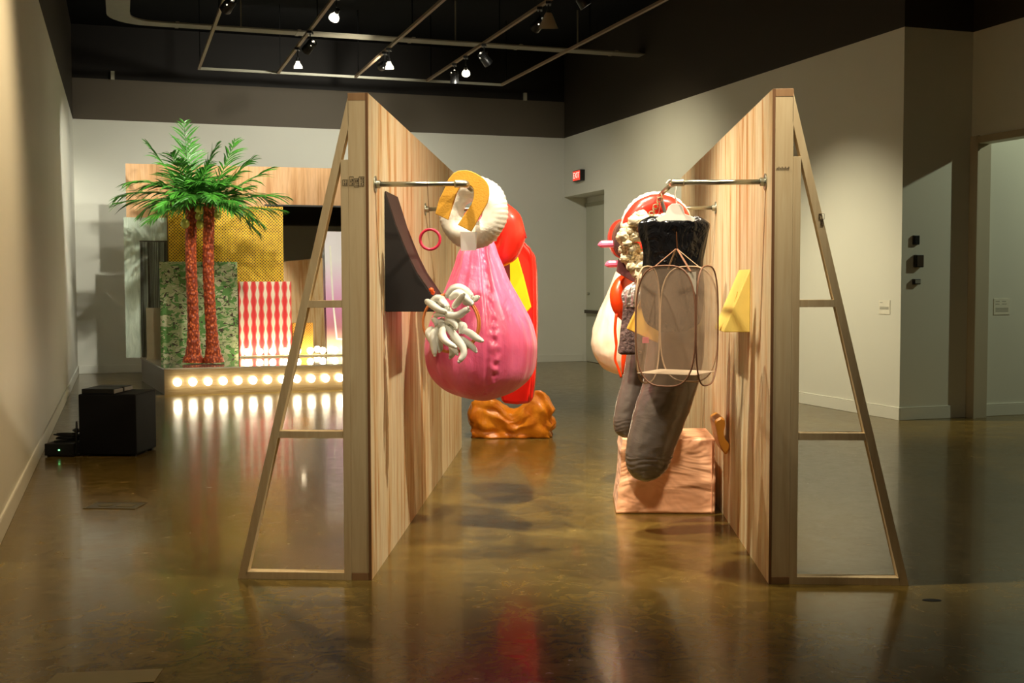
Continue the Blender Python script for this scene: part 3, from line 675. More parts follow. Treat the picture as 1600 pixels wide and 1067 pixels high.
for x, z, w, h, dep, mt, lab in ((8.898, 1.962, .075, .10, .03, FIX_B, 'small black square sensor, topmost of three on the shaded wall'),
                          (8.927, 1.733, .10, .135, .05, plain('brown plastic', (.055, .035, .02), .4), 'black and brown box control, middle one of three on the shaded wall'),
                          (8.907, 1.51, .085, .06, .04, FIX_B, 'small thermostat with a grey face, lowest of three on the shaded wall')):
    t = rthing('wall_control', x, YC, z, lab, 'wall control', 'controls on the shaded wall')
    RB().box((x-w/2, YC-dep, z-h/2), (x+w/2, YC-.0005, z+h/2)).build('case', FIX_B, t, bevel=.004)
    RB().box((x-w/2+.012, YC-dep-.003, z-h/2+.01), (x+w/2-.006, YC-dep-.0002, z+h/2-.01)).build('face', mt if h > .08 else plain('grey face', (.30, .30, .26), .5), t)
for x, y in ((.64, 0), (7.93, 0)):
    t = RB().box((x-.03, -.05, 4.91), (x+.03, -.0005, 5.05)); o = t.build('conduit_box', plain('pale conduit box', (.42, .40, .30), .6), None, loc=RM(x, y, 4.9), tl=True)
    tag(o, 'pale conduit box on the dark upper back wall, %s' % ('near the left corner' if x < 3 else 'near the right corner'), 'conduit box', 'conduit boxes on the upper back wall')
# floor marks
BR = plain('worn brass', (.22, .17, .07), .35, .7)
t = thing('floor_plate', (-3.1, 7.72, 0), 'worn brass floor outlet plate in front of the subwoofer', 'floor plate')
MB().box((-3.28, 7.60, .0003), (-2.92, 7.84, .003)).build('plate', plain('dark plate', (.07, .055, .025), .3), t)
m = MB()
for a, b in (((-3.28, 7.60), (-3.268, 7.84)), ((-2.932, 7.60), (-2.92, 7.84)), ((-3.268, 7.60), (-2.932, 7.612)), ((-3.268, 7.828), (-2.932, 7.84))): m.box((a[0], a[1], .003), (b[0], b[1], .005))
m.build('rim', BR, t); m = MB(); m.cyl((-3.17, 7.72, .003), (-3.17, 7.72, .006), .05); m.box((-3.08, 7.67, .003), (-2.97, 7.77, .005)); m.build('lid', BR, t)
t = thing('floor_socket', (1.70, 5.56, 0), 'small dark socket hole in the floor right of the near brace', 'floor socket')
m = MB(); m.sphere((1.70, 5.56, .001), .045, 20, 8, sc=(1, .55, .04)); m.build('hole', plain('hole black', (.004, .005, .004), .7), t)
o = MB().prism([(-1.98, 4.20, .0004), (-1.58, 4.27, .0004), (-1.60, 4.42, .0004), (-1.99, 4.35, .0004)], (0, 0, .003)).build('floor_tile', BR, loc=(-1.78, 4.3, 0)); tag(o, 'brass floor plate cut by the bottom edge of the photo', 'floor plate')

# ------------------------------------------------------------------ things hung on the left wall
def cloth(name, a, b, rough=.45, bump=.25, sc=(14, 14, 3), sheen=.0, spec=.5, sss=0):
    t = NT(name).set(Roughness=rough, Sheen_Weight=sheen); t.b.inputs['Specular IOR Level'].default_value = spec
    v = t.geo(sc); f = t.noise(v, 1, 5, .55, .8); t.col(t.ramp(f, [(.3, a), (.7, b)])); t.bump(f, bump, .02)
    if sss: t.b.inputs['Subsurface Weight'].default_value = sss; t.b.inputs['Subsurface Scale'].default_value = .05
    return t.m
# horseshoe of gold foam hooked over the rail
GOLD = plain('ochre foam', (.80, .40, .035), .7, bump=.15, bscale=120)
hs = [(680,334),(686,312),(694,296),(700.4,280),(708,271),(715,267),(722,266),(729,266),(736,267.6),(743,270.5),(750,274.6),(756,279),(760,283.7),(763,290),(764,296.4),(764,303),(763,310.4),(761.5,316),(758.7,321.7),
      (736,361.7),(715,351.2),(736,320),(739,313),(740.4,306),(740.5,301),(739.7,296.4),(737.5,292),(733.4,289.4),(726.4,288.7),(722,289.5),(719,291.5),(716,296),(713,302),(699.7,343.5)]
hc = W(722, 300, 6.12)
t = thing('foam_horseshoe', hc, 'ochre foam horseshoe hooked over the end of the left pipe rail', 'foam shape')
pxprism(hs, 6.085, .035).build('horseshoe_body', GOLD, t, bevel=.003)
# white scalloped ring
WH = cloth('white padded cloth', (.78, .74, .62), (.88, .86, .76), .6, .3, (10, 10, 10))
c = W(739, 331, 6.55)
t = thing('padded_ring', c, 'large white padded ring with a scalloped edge hanging behind the ochre horseshoe', 'cushion ring')
def dsc(a, q): return .06*max(0, math.cos(q))**3*abs(math.sin(a*22))+.05*math.sin(a*3+q*2)+.03*math.sin(a*7+1)*math.cos(q*3)
MB().torus(c, .132, .072, (.35, 1, .05), 200, 28, dsc).build('ring_body', WH, t, smooth=True)
SHR = NT('sheer white tape').set(Roughness=.5, Base_Color=(.92, .90, .88, 1), Alpha=.85, Subsurface_Weight=.3).m
m = MB(); a, b = W(719, 362, 6.40), W(746, 362, 6.40); c1, d1 = W(720, 392, 6.42), W(744, 391, 6.42)
m.prism([a, b, d1, c1], (0, .002, 0)); m.build('tape', SHR, t)
# pink sack
def m_pinksack():
    t = NT('pink satin').set(Roughness=.38, Sheen_Weight=.2); v = t.coords((9, 9, 1.1)); f = t.noise(v, 1.2, 5, .55, .4)
    g = t.noise(t.coords((3, 3, 3)), 1.5, 4, .6, 1.5)
    t.col(t.ramp(f, [(.3, (.70, .07, .17)), (.6, (.79, .135, .29))])); t.bump(t.math('ADD', f, t.math('MULTIPLY', g, .7)), .35, .03)
    t.b.inputs['Subsurface Weight'].default_value = .15; t.b.inputs['Subsurface Scale'].default_value = .04; return t.m
PS = m_pinksack()
rows = [(372,731,766),(384,724,772),(398,716,777),(415,711,785),(440,701,796),(470,688,813),(500,674,829),(525,666,836),(550,663.5,838),(575,668,835),(595,679,824),(610,697,805),(620,722,782),(625.5,746,764)]
def dpk(th, s):
    fold = .13*math.exp(-s*6)*math.sin(th*11+1.2*math.sin(th*2))+.035*math.exp(-s*2.4)*math.sin(th*17+math.sin(s*6))+.008*math.sin(th*31+2*math.sin(s*5))*(1-s)
    seam = -.035*math.exp(-((math.atan2(math.sin(th+1.38), math.cos(th+1.38)))/.035)**2)*(1 if .1 < s < .85 else 0)
    wr = .022*nz((math.cos(th)*2.2, math.sin(th)*2.2, s*6), 1.3, 2)
    pk = .075*math.exp(-((math.atan2(math.sin(th+1.24), math.cos(th+1.24)))/.085)**2)*nz((th*9, s*34, 1.3), 1, 5)*(1 if s < .85 else 0)-.03*math.exp(-((math.atan2(math.sin(th+1.62), math.cos(th+1.62)))/.05)**2)*math.exp(-((s-.82)/.09)**2)
    return fold+seam+wr+pk
c = W(750, 500, 7.1); t = thing('fabric_sack', c, 'big pink satin sack shaped like a drop, hanging below the white ring', 'sack')
blob(rows, 7.1, 220, 1.0, dpk, 12).build('sack_body', PS, t, smooth=True)
m = MB(); p0 = W(749, 380, 7.1); m.tube(catmull([p0, p0+Vector((.0, -.0, .10)), W(764, 312, 7.1)+Vector((0, 0, .02))], 4), .05, 12); m.torus(p0+Vector((0, 0, .02)), .062, .012, (0, 0, 1), 28, 8); m.build('neck_tie', PS, t, smooth=True)
# red ring behind
RED = plain('glossy red vinyl', (.82, .02, .012), .22, var=.05, coat=.6); REDM = plain('red inflatable vinyl', (.85, .03, .015), .3, var=.05, coat=.3)
c = W(768, 366, 7.35); t = thing('inflatable_ring', c, 'red inflatable ring mostly hidden behind the white padded ring', 'inflatable ring')
MB().torus(c, .135, .085, (.3, 1, .1), 64, 20, lambda a, q: .03*math.sin(a*9)*math.cos(q)).build('ring_body', REDM, t, smooth=True)
m = MB(); m.tube(catmull([W(806, 338, 7.3), W(815, 350, 7.3), W(822, 372, 7.3)], 5), .006, 6); m.build('strap', plain('dark red strap', (.25, .01, .01), .4), t)
# red vinyl slab and yellow wedge
t = thing('vinyl_cushion', W(815, 500, 7.75), 'tall glossy red vinyl cushion hanging behind the pink sack', 'cushion')
m = pxprism([(790,362),(801,364),(820,380),(836,399),(839,430),(840,500),(838.5,560),(836,600),(833,622),(828,630),(808,632.5),(785,630),(775,600),(775,400)], 7.78, .22)
o = m.build('cushion_body', RED, t, smooth=False, bevel=.02)
m = MB(); m.tube(catmull([W(803, 366, 7.76), W(821, 382, 7.76), W(831, 402, 7.76), W(833, 480, 7.76), W(831, 560, 7.76), W(826, 628, 7.76)], 5), .006, 6); m.build('piping', RED, t, smooth=True)
t = thing('foam_triangle', W(806, 430, 7.62), 'thin bright yellow triangle between the pink sack and the red cushion', 'foam shape')
pxprism([(797.5,367),(804,385),(818,432),(830,480),(812,500),(797,470),(794,410)], 7.60, .06).build('triangle_body', plain('yellow vinyl', (.90, .72, .01), .35), t, bevel=.004)
t = thing('hanging_cloth', W(790, 400, 7.9), 'dark red cloth hanging behind the neck of the pink sack', 'cloth')
pxprism([(780,372),(796,376),(797,440),(782,430)], 7.55, .02).build('cloth_body', cloth('maroon cloth', (.09, .012, .01), (.16, .02, .015)), t)
# hanging pink hoop
HP = plain('pink plastic', (.75, .035, .09), .35)
c = W(672, 374, 6.10); t = thing('plastic_hoop', c, 'small pink plastic hoop hanging on a thread in front of the left wall', 'hoop')
m = MB(); m.torus(c, .052, .0078, (0, 1, 0), 48, 10); m.build('hoop_body', HP, t, smooth=True)
m = MB(); m.tube([c+Vector((0, 0, .055)), Vector((c.x, 6.002, 2.003))], .0014, 5); m.torus((c.x, 6.002, 2.015), .0148, .0014, (1, 0, 0), 16, 5); m.build('thread', plain('brown thread', (.20, .06, .03), .8), t)
# dark curved wedge
t = thing('curved_wedge', (XA+.15, 6.31, 1.37), 'dark brown wedge with a concave curved face fixed to the left plywood wall', 'wedge')
cv = [(601,299.5),(605,312),(609.5,326),(617,350),(628,378),(638,402),(650.7,427),(663,445),(675,463),(683,477),(687,487),(601,487)]
def wallclip(p):
    q = W(*p, 6.30); q.x = max(q.x, XA+.0015); return q
m = MB(); m.prism([wallclip(p) for p in cv], (0, .45, 0)); m.build('wedge_body', NT('dark brown felt').set(Base_Color=(.006, .0035, .003, 1), Roughness=.85).m, t, bevel=.003)
m = MB(); P_ = [wallclip(p) for p in cv[:-1]]
m.prism([p+Vector((.001, .004, .001)) for p in P_]+[p+Vector((.0045, .004, .0045)) for p in reversed(P_)], (0, .442, 0))
m.build('curved_face', plain('brown veneer', (.034, .016, .010), .7), t)
# hoop with white foam burst
c = W(704, 505, 6.20); t = thing('embroidery_hoop', c, 'orange-brown hoop hanging from the tip of the dark wedge, full of white foam fingers', 'hoop')
m = MB(); m.torus(c, .152, .0065, (.18, 1, .05), 64, 10); m.torus(c+Vector((.003, .008, 0)), .158, .006, (.18, 1, .05), 64, 10); m.build('hoop_body', plain('orange wood', (.72, .24, .07), .35), t, smooth=True)
m = MB(); k = W(674, 453, 6.20); m.sphere(k, .013, 12, 8); m.sphere(k+Vector((.006, .01, -.016)), .011, 12, 8); m.cyl(k+Vector((-.012, 0, .006)), k+Vector((.018, 0, -.014)), .005); m.build('clip', plain('orange clip', (.85, .10, .01), .35), t, smooth=True)
FO = plain('white foam', (.88, .88, .80), .55, var=.03)
def F(x, y): return (640+x/7.114, 430+y/7.114)
fing = [([(190,290),(260,335),(340,385),(400,400)],5.2,-.05),([(250,290),(320,260),(400,330),(430,370)],5.5,-.03),([(420,230),(470,160),(550,140),(640,180),(700,240)],5.5,-.03),([(460,250),(540,200),(620,250),(690,320)],5.5,-.06),
        ([(700,280),(740,255),(770,240)],4,-.02),([(490,350),(550,280),(610,205)],4.6,-.09),([(370,250),(350,290),(390,340)],4.2,-.05),([(390,400),(450,450),(540,440),(650,360)],5.2,-.06),([(560,460),(610,400),(660,390)],4.4,-.03),
        ([(280,450),(330,430),(380,450)],4.2,-.04),([(260,490),(290,510),(290,550)],4,-.03),([(410,530),(450,500),(500,540),(520,590)],4.6,-.06),([(360,500),(350,540),(370,560)],6,-.02),
        ([(240,590),(210,640),(240,720),(280,800)],4.8,-.02),([(300,590),(260,680),(270,790),(280,890)],5.2,-.04),([(340,600),(320,700),(340,800),(330,850)],4.6,-.02),([(380,580),(360,650),(400,730),(510,800)],5.4,-.09),
        ([(420,580),(480,650),(540,730),(590,800),(600,880),(550,960)],5.6,-.06),([(450,760),(480,850),(450,920)],4.6,-.03),([(470,700),(500,820),(530,880)],4.6,-.03),([(600,610),(680,650),(750,700),(810,730)],5,-.07),
        ([(570,700),(640,750),(700,800),(740,850)],4.6,-.04),([(600,540),(610,580),(590,640)],4,-.03),([(540,520),(580,560),(560,640)],4.4,-.02),([(430,420),(440,480),(480,520)],6,-.03),([(500,470),(520,520),(500,600)],6,-.01),([(330,330),(400,380),(470,400)],6,-.02),
        ([(640,250),(600,210),(520,190)],4.6,0.0),([(610,300),(660,300),(700,310)],5,-.04),([(300,560),(400,560),(520,600)],5,-.01)]
m = MB()
for P_, r, dy in fing:
    q = [W(*F(x, y), 6.19+dy*(.3+.7*i/(len(P_)-1))) for i, (x, y) in enumerate(P_)]; q = catmull(q, 5); n = len(q); rr = r*1.22*6.15/FPX
    m.tube(q, [rr*(.55+.45*math.sin(PI*min(1, (i/(n-1))*.85+.15))) if i < n-1 else rr*.35 for i in range(n)], 10)
    m.sphere(q[-1], rr*.42, 8, 6); m.sphere(q[0], rr*.62, 8, 6)
m.build('foam_burst', FO, t, smooth=True)
# orange crumpled bag on the floor
def m_leather(name, a, b, rough=.35):
    t = NT(name).set(Roughness=rough); f = t.noise(t.coords((4, 4, 4)), 1.6, 6, .55, .6); t.col(t.ramp(f, [(.3, a), (.7, b)]))
    vo = t.n('ShaderNodeTexVoronoi', feature='SMOOTH_F1'); vo.inputs['Scale'].default_value = 5; t.l(t.coords(), vo.inputs['Vector']); t.bump(t.math('ADD', f, vo.outputs['Distance']), .4, .04); return t.m
def crumple(x0, x1, y0, y1, top, n, name, mat, parent, amp, seed, zb=0.002):
    bm = bmesh.new(); bmesh.ops.create_cube(bm, size=1); bmesh.ops.subdivide_edges(bm, edges=bm.edges[:], cuts=n, use_grid_fill=True)
    m = MB(); vs = []
    for v in bm.verts:
        u = v.co.x+.5; w_ = v.co.y+.5; h = v.co.z+.5; x = x0+(x1-x0)*u; y = y0+(y1-y0)*w_; z = h*top(u)*(1-.10*w_)
        p = Vector((u*3, w_*3, h*2)); k = amp
        rx = abs(nz(p, 1.7, seed))*1.6-.3; q = Vector((v.co.x, v.co.y, v.co.z*.8)).normalized()
        rr = (v.co.length_squared-.25)*.10
        x += q.x*(rx*k-rr); y += q.y*(rx*k-rr)+k*.5*nz(p, 2.3, seed+1); z += (q.z*rx*k*.9+k*.6*(abs(nz(p, 2.9, seed+2))-.2))*(h if h < .2 else 1)
        vs.append((x, y, max(zb, z)))
    bm.verts.index_update(); m.add(vs, [tuple(v.index for v in f.verts) for f in bm.faces]); bm.free()
    return m.build(name, mat, parent, smooth=True)
t = thing('leather_bag', (-.56, 11.45, 0), 'crumpled orange leather bag slumped on the floor behind the pink sack', 'bag')
def btop(u):
    return .38-.14*math.exp(-((u-.52)/.16)**2)+.09*math.exp(-((u-.82)/.12)**2)-.10*max(0, (u-.93)/.07)-.05*max(0, (.06-u)/.06)
crumple(-1.0, -.20, 11.22, 11.68, btop, 20, 'bag_body', m_leather('orange leather', (.58, .13, .003), (.88, .32, .014)), t, .055, 5)

# ------------------------------------------------------------------ things hung on the right wall
# hanger and black corset top
t = thing('coat_hanger', W(1056, 325, 6.17), 'white plastic hanger holding the black top on the right pipe rail', 'hanger')
HG = plain('white plastic', (.85, .82, .74), .3)
ry = 6.17; rx_ = XB-RAILX
m = MB(); hk = [Vector((rx_+.0, ry, 1.945)), Vector((rx_+.022, ry, 1.968)), Vector((rx_+.030, ry, 2.005)), Vector((rx_+.018, ry, 2.034)), Vector((rx_-.006, ry, 2.040)), Vector((rx_-.024, ry, 2.022))]
a0 = W(1057, 322, ry); m.tube(catmull([a0, a0+Vector((0, 0, .025))]+hk[1:], 5), .0035, 8); m.build('hook', HG, t, smooth=True)
m = MB(); m.prism([W(*q, ry-.004) for q in ((1044,323),(1050,318),(1061,318),(1067,323),(1070,334),(1086,340),(1085,346),(1056,352),(1028,346),(1024,341),(1040,334))], (0, .009, 0)); m.build('hanger_body', HG, t, bevel=.002)
VIN = NT('black crinkled vinyl').set(Base_Color=(.006, .006, .007, 1), Roughness=.16, Coat_Weight=.5)
f = VIN.noise(VIN.geo((9, 9, 6)), 1.6, 3, .5, 1.2); VIN.bump(f, .7, .03)
t = thing('corset_top', W(1055, 430, 6.20), 'black shiny vinyl strapless top on the white hanger', 'top')
rows = [(338,1014,1094),(345,1001,1104),(352,997,1108.5),(366,999,1105),(381,1002.5,1101.5),(400,1005,1099),(420,1004,1098),(440,1002.5,1099),(465,1003,1099),(490,1006,1096),(506,1012,1090),(516,1028,1076),(518,1030,1074)]
def dco(th, s): return .035*math.sin(th*10)*(.4+s)+.05*nz((math.cos(th)*2, math.sin(th)*2, s*4), 1.6, 4)
m = blob(rows, 6.215, 120, .30, dco, 8)
zt = W(0, 341, 6.215).z; xc = W(1054, 400, 6.2).x
m.v = [(x, y, z-(.030*math.exp(-((x-xc)/.055)**2) if z > zt-.03 else 0)) for x, y, z in m.v]
m.build('corset_body', VIN.m, t, smooth=True)
m = MB(); m.tube([W(1057, 362, 6.135), W(1058, 388, 6.132)], .0025, 6); m.build('front_zip', plain('copper zip', (.25, .10, .04), .4, .8), t)
# mesh hamper
def m_mesh():
    t = NT('sheer brown mesh'); t.set(Base_Color=(.44, .31, .21, 1), Roughness=.7)
    v = t.coords((1, 1, 1)); w1 = t.noise(v, 8, 2)
    t.l(t.ramp(w1, [(.3, (.34,)*3), (.7, (.44,)*3)]), t.b.inputs['Alpha']); return t.m
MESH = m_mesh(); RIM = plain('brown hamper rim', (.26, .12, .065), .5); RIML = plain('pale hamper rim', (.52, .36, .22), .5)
hc = W(1058, 508, 5.93); Rm = [(-.214, -.07), (.072, -.214), (.214, .07), (-.072, .214)]
t = thing('mesh_hamper', hc, 'collapsible brown mesh hamper with oval wire sides hanging in front of the black top', 'hamper')
hz = .298
for i in range(4):
    a, b = Rm[i], Rm[(i+1) % 4]; mid = ((a[0]+b[0])/2, (a[1]+b[1])/2); hw = math.hypot(b[0]-a[0], b[1]-a[1])/2; dx = ((b[0]-a[0])/2/hw, (b[1]-a[1])/2/hw)
    no = Vector((-dx[1], dx[0], 0)); pts = []
    for k in range(48):
        q = 2*PI*k/48; cx = math.copysign(abs(math.cos(q))**.66, math.cos(q))*hw*.985; cz = math.copysign(abs(math.sin(q))**.66, math.sin(q))*hz
        pts.append(hc+Vector((mid[0]+dx[0]*cx, mid[1]+dx[1]*cx, cz)))
    s_ = MB(); vs = []
    for ring_, k_ in enumerate((1, .85, .6, .3)):
        for p in pts:
            cc = hc+Vector((mid[0], mid[1], 0)); vs.append(cc+(p-cc)*k_-no*.012*(1-k_))
    fs = []
    for r_ in range(3):
        for k in range(48): fs.append((r_*48+k, r_*48+(k+1) % 48, (r_+1)*48+(k+1) % 48, (r_+1)*48+k))
    fs.append(tuple(3*48+k for k in range(48))); s_.add(vs, fs)
    pn = s_.build('mesh_panel', MESH, t, smooth=True)
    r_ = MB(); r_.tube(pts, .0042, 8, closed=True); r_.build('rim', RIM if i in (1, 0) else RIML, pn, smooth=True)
m = MB(); m.prism([hc+Vector((x*.96, y*.96, -hz*.80)) for x, y in Rm], (0, 0, .002)); m.build('floor_panel', NT('pale mesh base').set(Base_Color=(.75, .60, .42, 1), Alpha=.8, Roughness=.7).m, t)
m = MB(); m.prism([hc+Vector((Rm[1][0]-.045, Rm[1][1]+.02, hz*.88)), hc+Vector((Rm[1][0], Rm[1][1], hz*.9)), hc+Vector((Rm[1][0], Rm[1][1], hz*.52))], (0, .002, 0)); m.build('corner_gusset', plain('pale gusset', (.75, .66, .52), .6), t)
ap = W(1057, 389, 6.03)
for (ax, bx_) in ((W(1014, 424, 5.93), W(1079, 424, 5.72)), (W(1044, 420, 6.08), W(1096, 420, 5.97))):
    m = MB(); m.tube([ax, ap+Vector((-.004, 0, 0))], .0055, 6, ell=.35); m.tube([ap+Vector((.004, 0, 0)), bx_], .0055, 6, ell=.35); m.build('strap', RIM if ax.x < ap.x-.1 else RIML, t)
# grey tubes
GR = cloth('grey-brown glossy vinyl', (.125, .105, .092), (.145, .122, .108), .24, .3, (3, 3, 8), spec=.7)
rows = [(424,1042,1072),(430,1022,1092),(440,1014,1100),(490,1012,1101),(540,1010,1100),(570,1007,1097),(598,1004,1091),(620,997,1084.5),(639,991,1078.5),(660,986,1070),(687,980,1060),(705,977.8,1053.5),(716,977.4,1049.5),(728,979,1044.5),(738,983.5,1037),(746,990,1027.5),(751,1000,1016)]
def dtu(th, s): return .02*nz((math.cos(th)*1.5, math.sin(th)*1.5, s*14), 2, 7)+(.012*math.sin(s*150+3*math.sin(th*3)) if .72 < s < .93 else 0)
t = thing('inflatable_tube', W(1045, 600, 6.95), 'long grey-brown inflatable tube hanging below the mesh hamper, the nearer and longer one', 'inflatable tube', 'grey inflatable tubes')
blob(rows, 6.95, 96, 1, dtu, 9).build('tube_body', GR, t, smooth=True)
m = MB(); m.tube(catmull([W(1057, 426, 6.95), W(1050, 370, 6.95), Vector((rx_, 6.95, 2.03))], 4), .012, 8); m.build('cord', GR, t, smooth=True)
rows = [(405,1008,1022),(425,1000,1034),(470,990,1036),(520,984,1034),(560,978,1030),(585,974,1024),(605,969,1019),(624,963.7,1014),(645,960,1008),(658,958.3,1004),(670,959.5,999),(678,964,993),(683,972,985)]
t = thing('inflatable_tube', W(1000, 580, 7.42), 'shorter grey-brown inflatable tube hanging behind and left of the longer one', 'inflatable tube', 'grey inflatable tubes')
blob(rows, 7.42, 96, 1, dtu, 9).build('tube_body', GR, t, smooth=True)
m = MB(); m.tube(catmull([W(1015, 408, 7.42), W(1015, 360, 7.42), Vector((rx_, 7.42, 2.03))], 4), .010, 8); m.build('cord', GR, t, smooth=True)
# cream ruffled foam
CR = cloth('cream ruffled foam', (.74, .58, .34), (.90, .82, .62), .7, .4, (12, 12, 12))
t = thing('ruffled_foam', W(985, 400, 6.55), 'cream ruffled foam clump hanging at the left edge of the black top', 'foam clump')
rnd = random.Random(21); m = MB()
spots = []
for k in range(90):
    s = rnd.random(); py = 335+s*112; xl = 998-30*math.sin(PI*min(1, s*1.15+.02))*(1 if s > .12 else .5); px = xl+rnd.random()*(1016-xl); spots.append((px, py, 6.5+rnd.uniform(-.05, .09)))
for k in range(14): spots.append((990+k*4, 347-k*.6+rnd.uniform(-3, 3), 6.45))
for px, py, yy in spots:
    c = W(px, py, yy); r = rnd.uniform(.014, .030); sd = rnd.random()*50
    m.sphere(c, r, 20, 14, lambda d, sd=sd: .9*(.35-abs(nz(d, 2.6, sd)))+.3*nz(d, 6, sd), sc=(1, 1, rnd.uniform(.6, 1)))
m.build('foam_lumps', CR, t, smooth=True)
m = MB()
for k in range(6): m.torus(W(1018+k*3.2, 334-k*5.5, 6.42-k*.03), .013, .0035, (k % 2, (k+1) % 2, .3), 20, 8)
m.build('bead_chain', NT('clear beads').set(Base_Color=(.85, .70, .45, 1), Roughness=.08, Transmission_Weight=.6).m, t, smooth=True)
# red ring on the right
c = W(1027, 360, 7.05); t = thing('inflatable_ring', c, 'large red inflatable ring hanging behind the white hanger', 'inflatable ring')
MB().torus(c, .150, .066, (-.15, 1, .05), 72, 20, lambda a, q: .02*math.sin(a*12)*math.cos(q)).build('ring_body', REDM, t, smooth=True)
c = W(1026, 357, 7.22); t = thing('frilled_ring', c, 'pale pink frilled ring showing as a thin rim behind the large red ring', 'cushion ring')
MB().torus(c, .166, .056, (-.15, 1, .05), 120, 16, lambda a, q: .10*abs(math.sin(a*16))*max(0, math.cos(q))).build('ring_body', cloth('pale pink frill', (.85, .52, .42), (.92, .74, .62)), t, smooth=True)
# brown drum with pink pegs
t = thing('padded_drum', W(975, 372, 7.8), 'dark brown round drum with red back and two pink pegs, left of cream foam', 'padded shape')
def ell(cx, cy, a, b, Y, n=48): return [W(cx+a*math.cos(2*PI*k/n), cy+b*math.sin(2*PI*k/n), Y) for k in range(n)]
m = MB(); m.rings([ell(987, 376, 25, 33, 7.40), ell(984, 375, 24, 32.5, 7.62)][::-1]); m.build('front_face', cloth('dark maroon felt', (.03, .008, .006), (.055, .014, .01), .8), t)
m = MB(); m.rings([ell(984, 375, 24.3, 33, 7.621), ell(979.5, 374, 24, 32, 7.86)][::-1]); m.build('rim_band', plain('brown suede', (.13, .05, .028), .7), t)
m = MB(); m.rings([ell(980, 374, 23, 32, 7.861), ell(973.5, 373, 24.5, 31, 8.0), ell(975, 373, 20, 25, 8.12)][::-1]); m.build('red_back', REDM, t, smooth=True)
m = MB(); m.prism([W(x, y, 7.45) for x, y in ((967,404),(964,424),(972,430),(1003,447),(1006,400))], (0, .12, 0)); m.build('lower_block', cloth('maroon felt', (.06, .010, .010), (.09, .018, .016), .8), t)
PEG = plain('pink painted wood', (.80, .16, .28), .35)
for (x0, x1, y) in ((934, 958, 381.5), (945, 968, 412.5)):
    m = MB(); a = W(x0, y+1.5, 7.75); b = W(x0+4, y+1, 7.75); b2 = W(x0+6, y, 7.75); c_ = W(x1+8, y-.5, 7.75)
    m.tube([a, b, b2, c_], [.004, .019, .0235, .0235], 10); m.build('peg', PEG, t)
# white and peach sack
WS = cloth('cream satin', (.86, .68, .50), (.93, .82, .68), .4, .3, (9, 9, 1.6), sss=.1)
rows = [(404,968,986),(418,965,992),(440,956,1000),(465,946,1008),(490,934,1014),(515,926.5,1016),(535,924,1015),(552,927,1012),(566,935,1006),(577,945,998),(583,958,986),(585,966,978)]
def dws(th, s): return .05*math.exp(-s*4)*math.sin(th*12)+.028*nz((math.cos(th)*2, math.sin(th)*2, s*9), 1.6, 12)
t = thing('fabric_sack', W(970, 500, 8.45), 'cream satin sack shaped like a drop, farthest along the right rail', 'sack')
blob(rows, 8.45, 120, .8, dws, 9).build('sack_body', WS, t, smooth=True)
m = MB(); m.tube(catmull([W(978, 406, 8.45), W(990, 370, 8.3), Vector((rx_, 8.05, 2.02))], 4), .016, 8); m.build('neck_cord', WS, t, smooth=True)
# orange-red padded arc with a streamer
OR = plain('orange-red vinyl', (.90, .06, .005), .35, coat=.2)
t = thing('padded_arc', W(970, 480, 7.6), 'orange-red padded crescent with a trailing streamer, in front of the cream sack', 'padded shape')
m = MB(); P_ = catmull([W(990, 433, 7.72), W(974, 440, 7.68), W(966, 458, 7.64), W(967, 480, 7.64), W(976, 497, 7.68)], 6); n = len(P_)
m.tube(P_, [.022+.032*math.sin(PI*(i+1)/(n+1)) for i in range(n)], 16); m.build('crescent', OR, t, smooth=True)
m = MB(); m.tube(catmull([W(963, 490, 7.62), W(961, 515, 7.62), W(963, 540, 7.62), W(961, 560, 7.62), W(966, 575, 7.62), W(971, 590, 7.62)], 5), [.010]*10+[.008]*16, 8, ell=.4); m.build('streamer', OR, t, smooth=True)
m = MB(); m.tube(catmull([W(984, 530, 7.60), W(978, 560, 7.60), W(973, 585, 7.60)], 5), [.03, .034, .036, .036, .034, .032, .028, .024, .018, .012, .006], 10); m.build('lower_tail', OR, t, smooth=True)
# grey bag with silver top
t = thing('knit_bag', W(985, 500, 7.25), 'dark grey-brown knitted bag with a gathered silver foil top', 'bag')
KN = NT('grey-brown knit').set(Roughness=.85); v = KN.geo((1, 1, 1)); f = KN.noise(v, 60, 3); KN.col(KN.ramp(f, [(.35, (.045, .025, .022)), (.65, (.17, .11, .10))])); KN.bump(f, .8, .01)
rows = [(466,974,1004),(480,973,1006),(505,971,1007),(530,968,1007),(545,966,1006),(551,966,1004),(554,970,990)]
blob(rows, 7.25, 64, .45, lambda th, s: .05*nz((math.cos(th), math.sin(th), s*4), 2, 3), 6).build('bag_body', KN.m, t, smooth=True)
rows = [(443,986,996),(450,977,1001),(460,972,1004),(470,973,1005),(480,976,1003)]
FOIL = NT('silver foil').set(Metallic=.9, Roughness=.25, Base_Color=(.62, .64, .62, 1)); FOIL.bump(FOIL.noise(FOIL.geo(), 45, 3, .6, 1), .9, .01)
blob(rows, 7.24, 64, .5, lambda th, s: .10*math.sin(th*9+s*4)+.05*math.sin(th*15), 6).build('foil_top', FOIL.m, t, smooth=True)
m = MB(); m.tube(catmull([W(991, 446, 7.24), W(1004, 400, 7.24), Vector((rx_, 7.24, 2.03))], 4), .005, 6); m.build('cord', RIM, t)
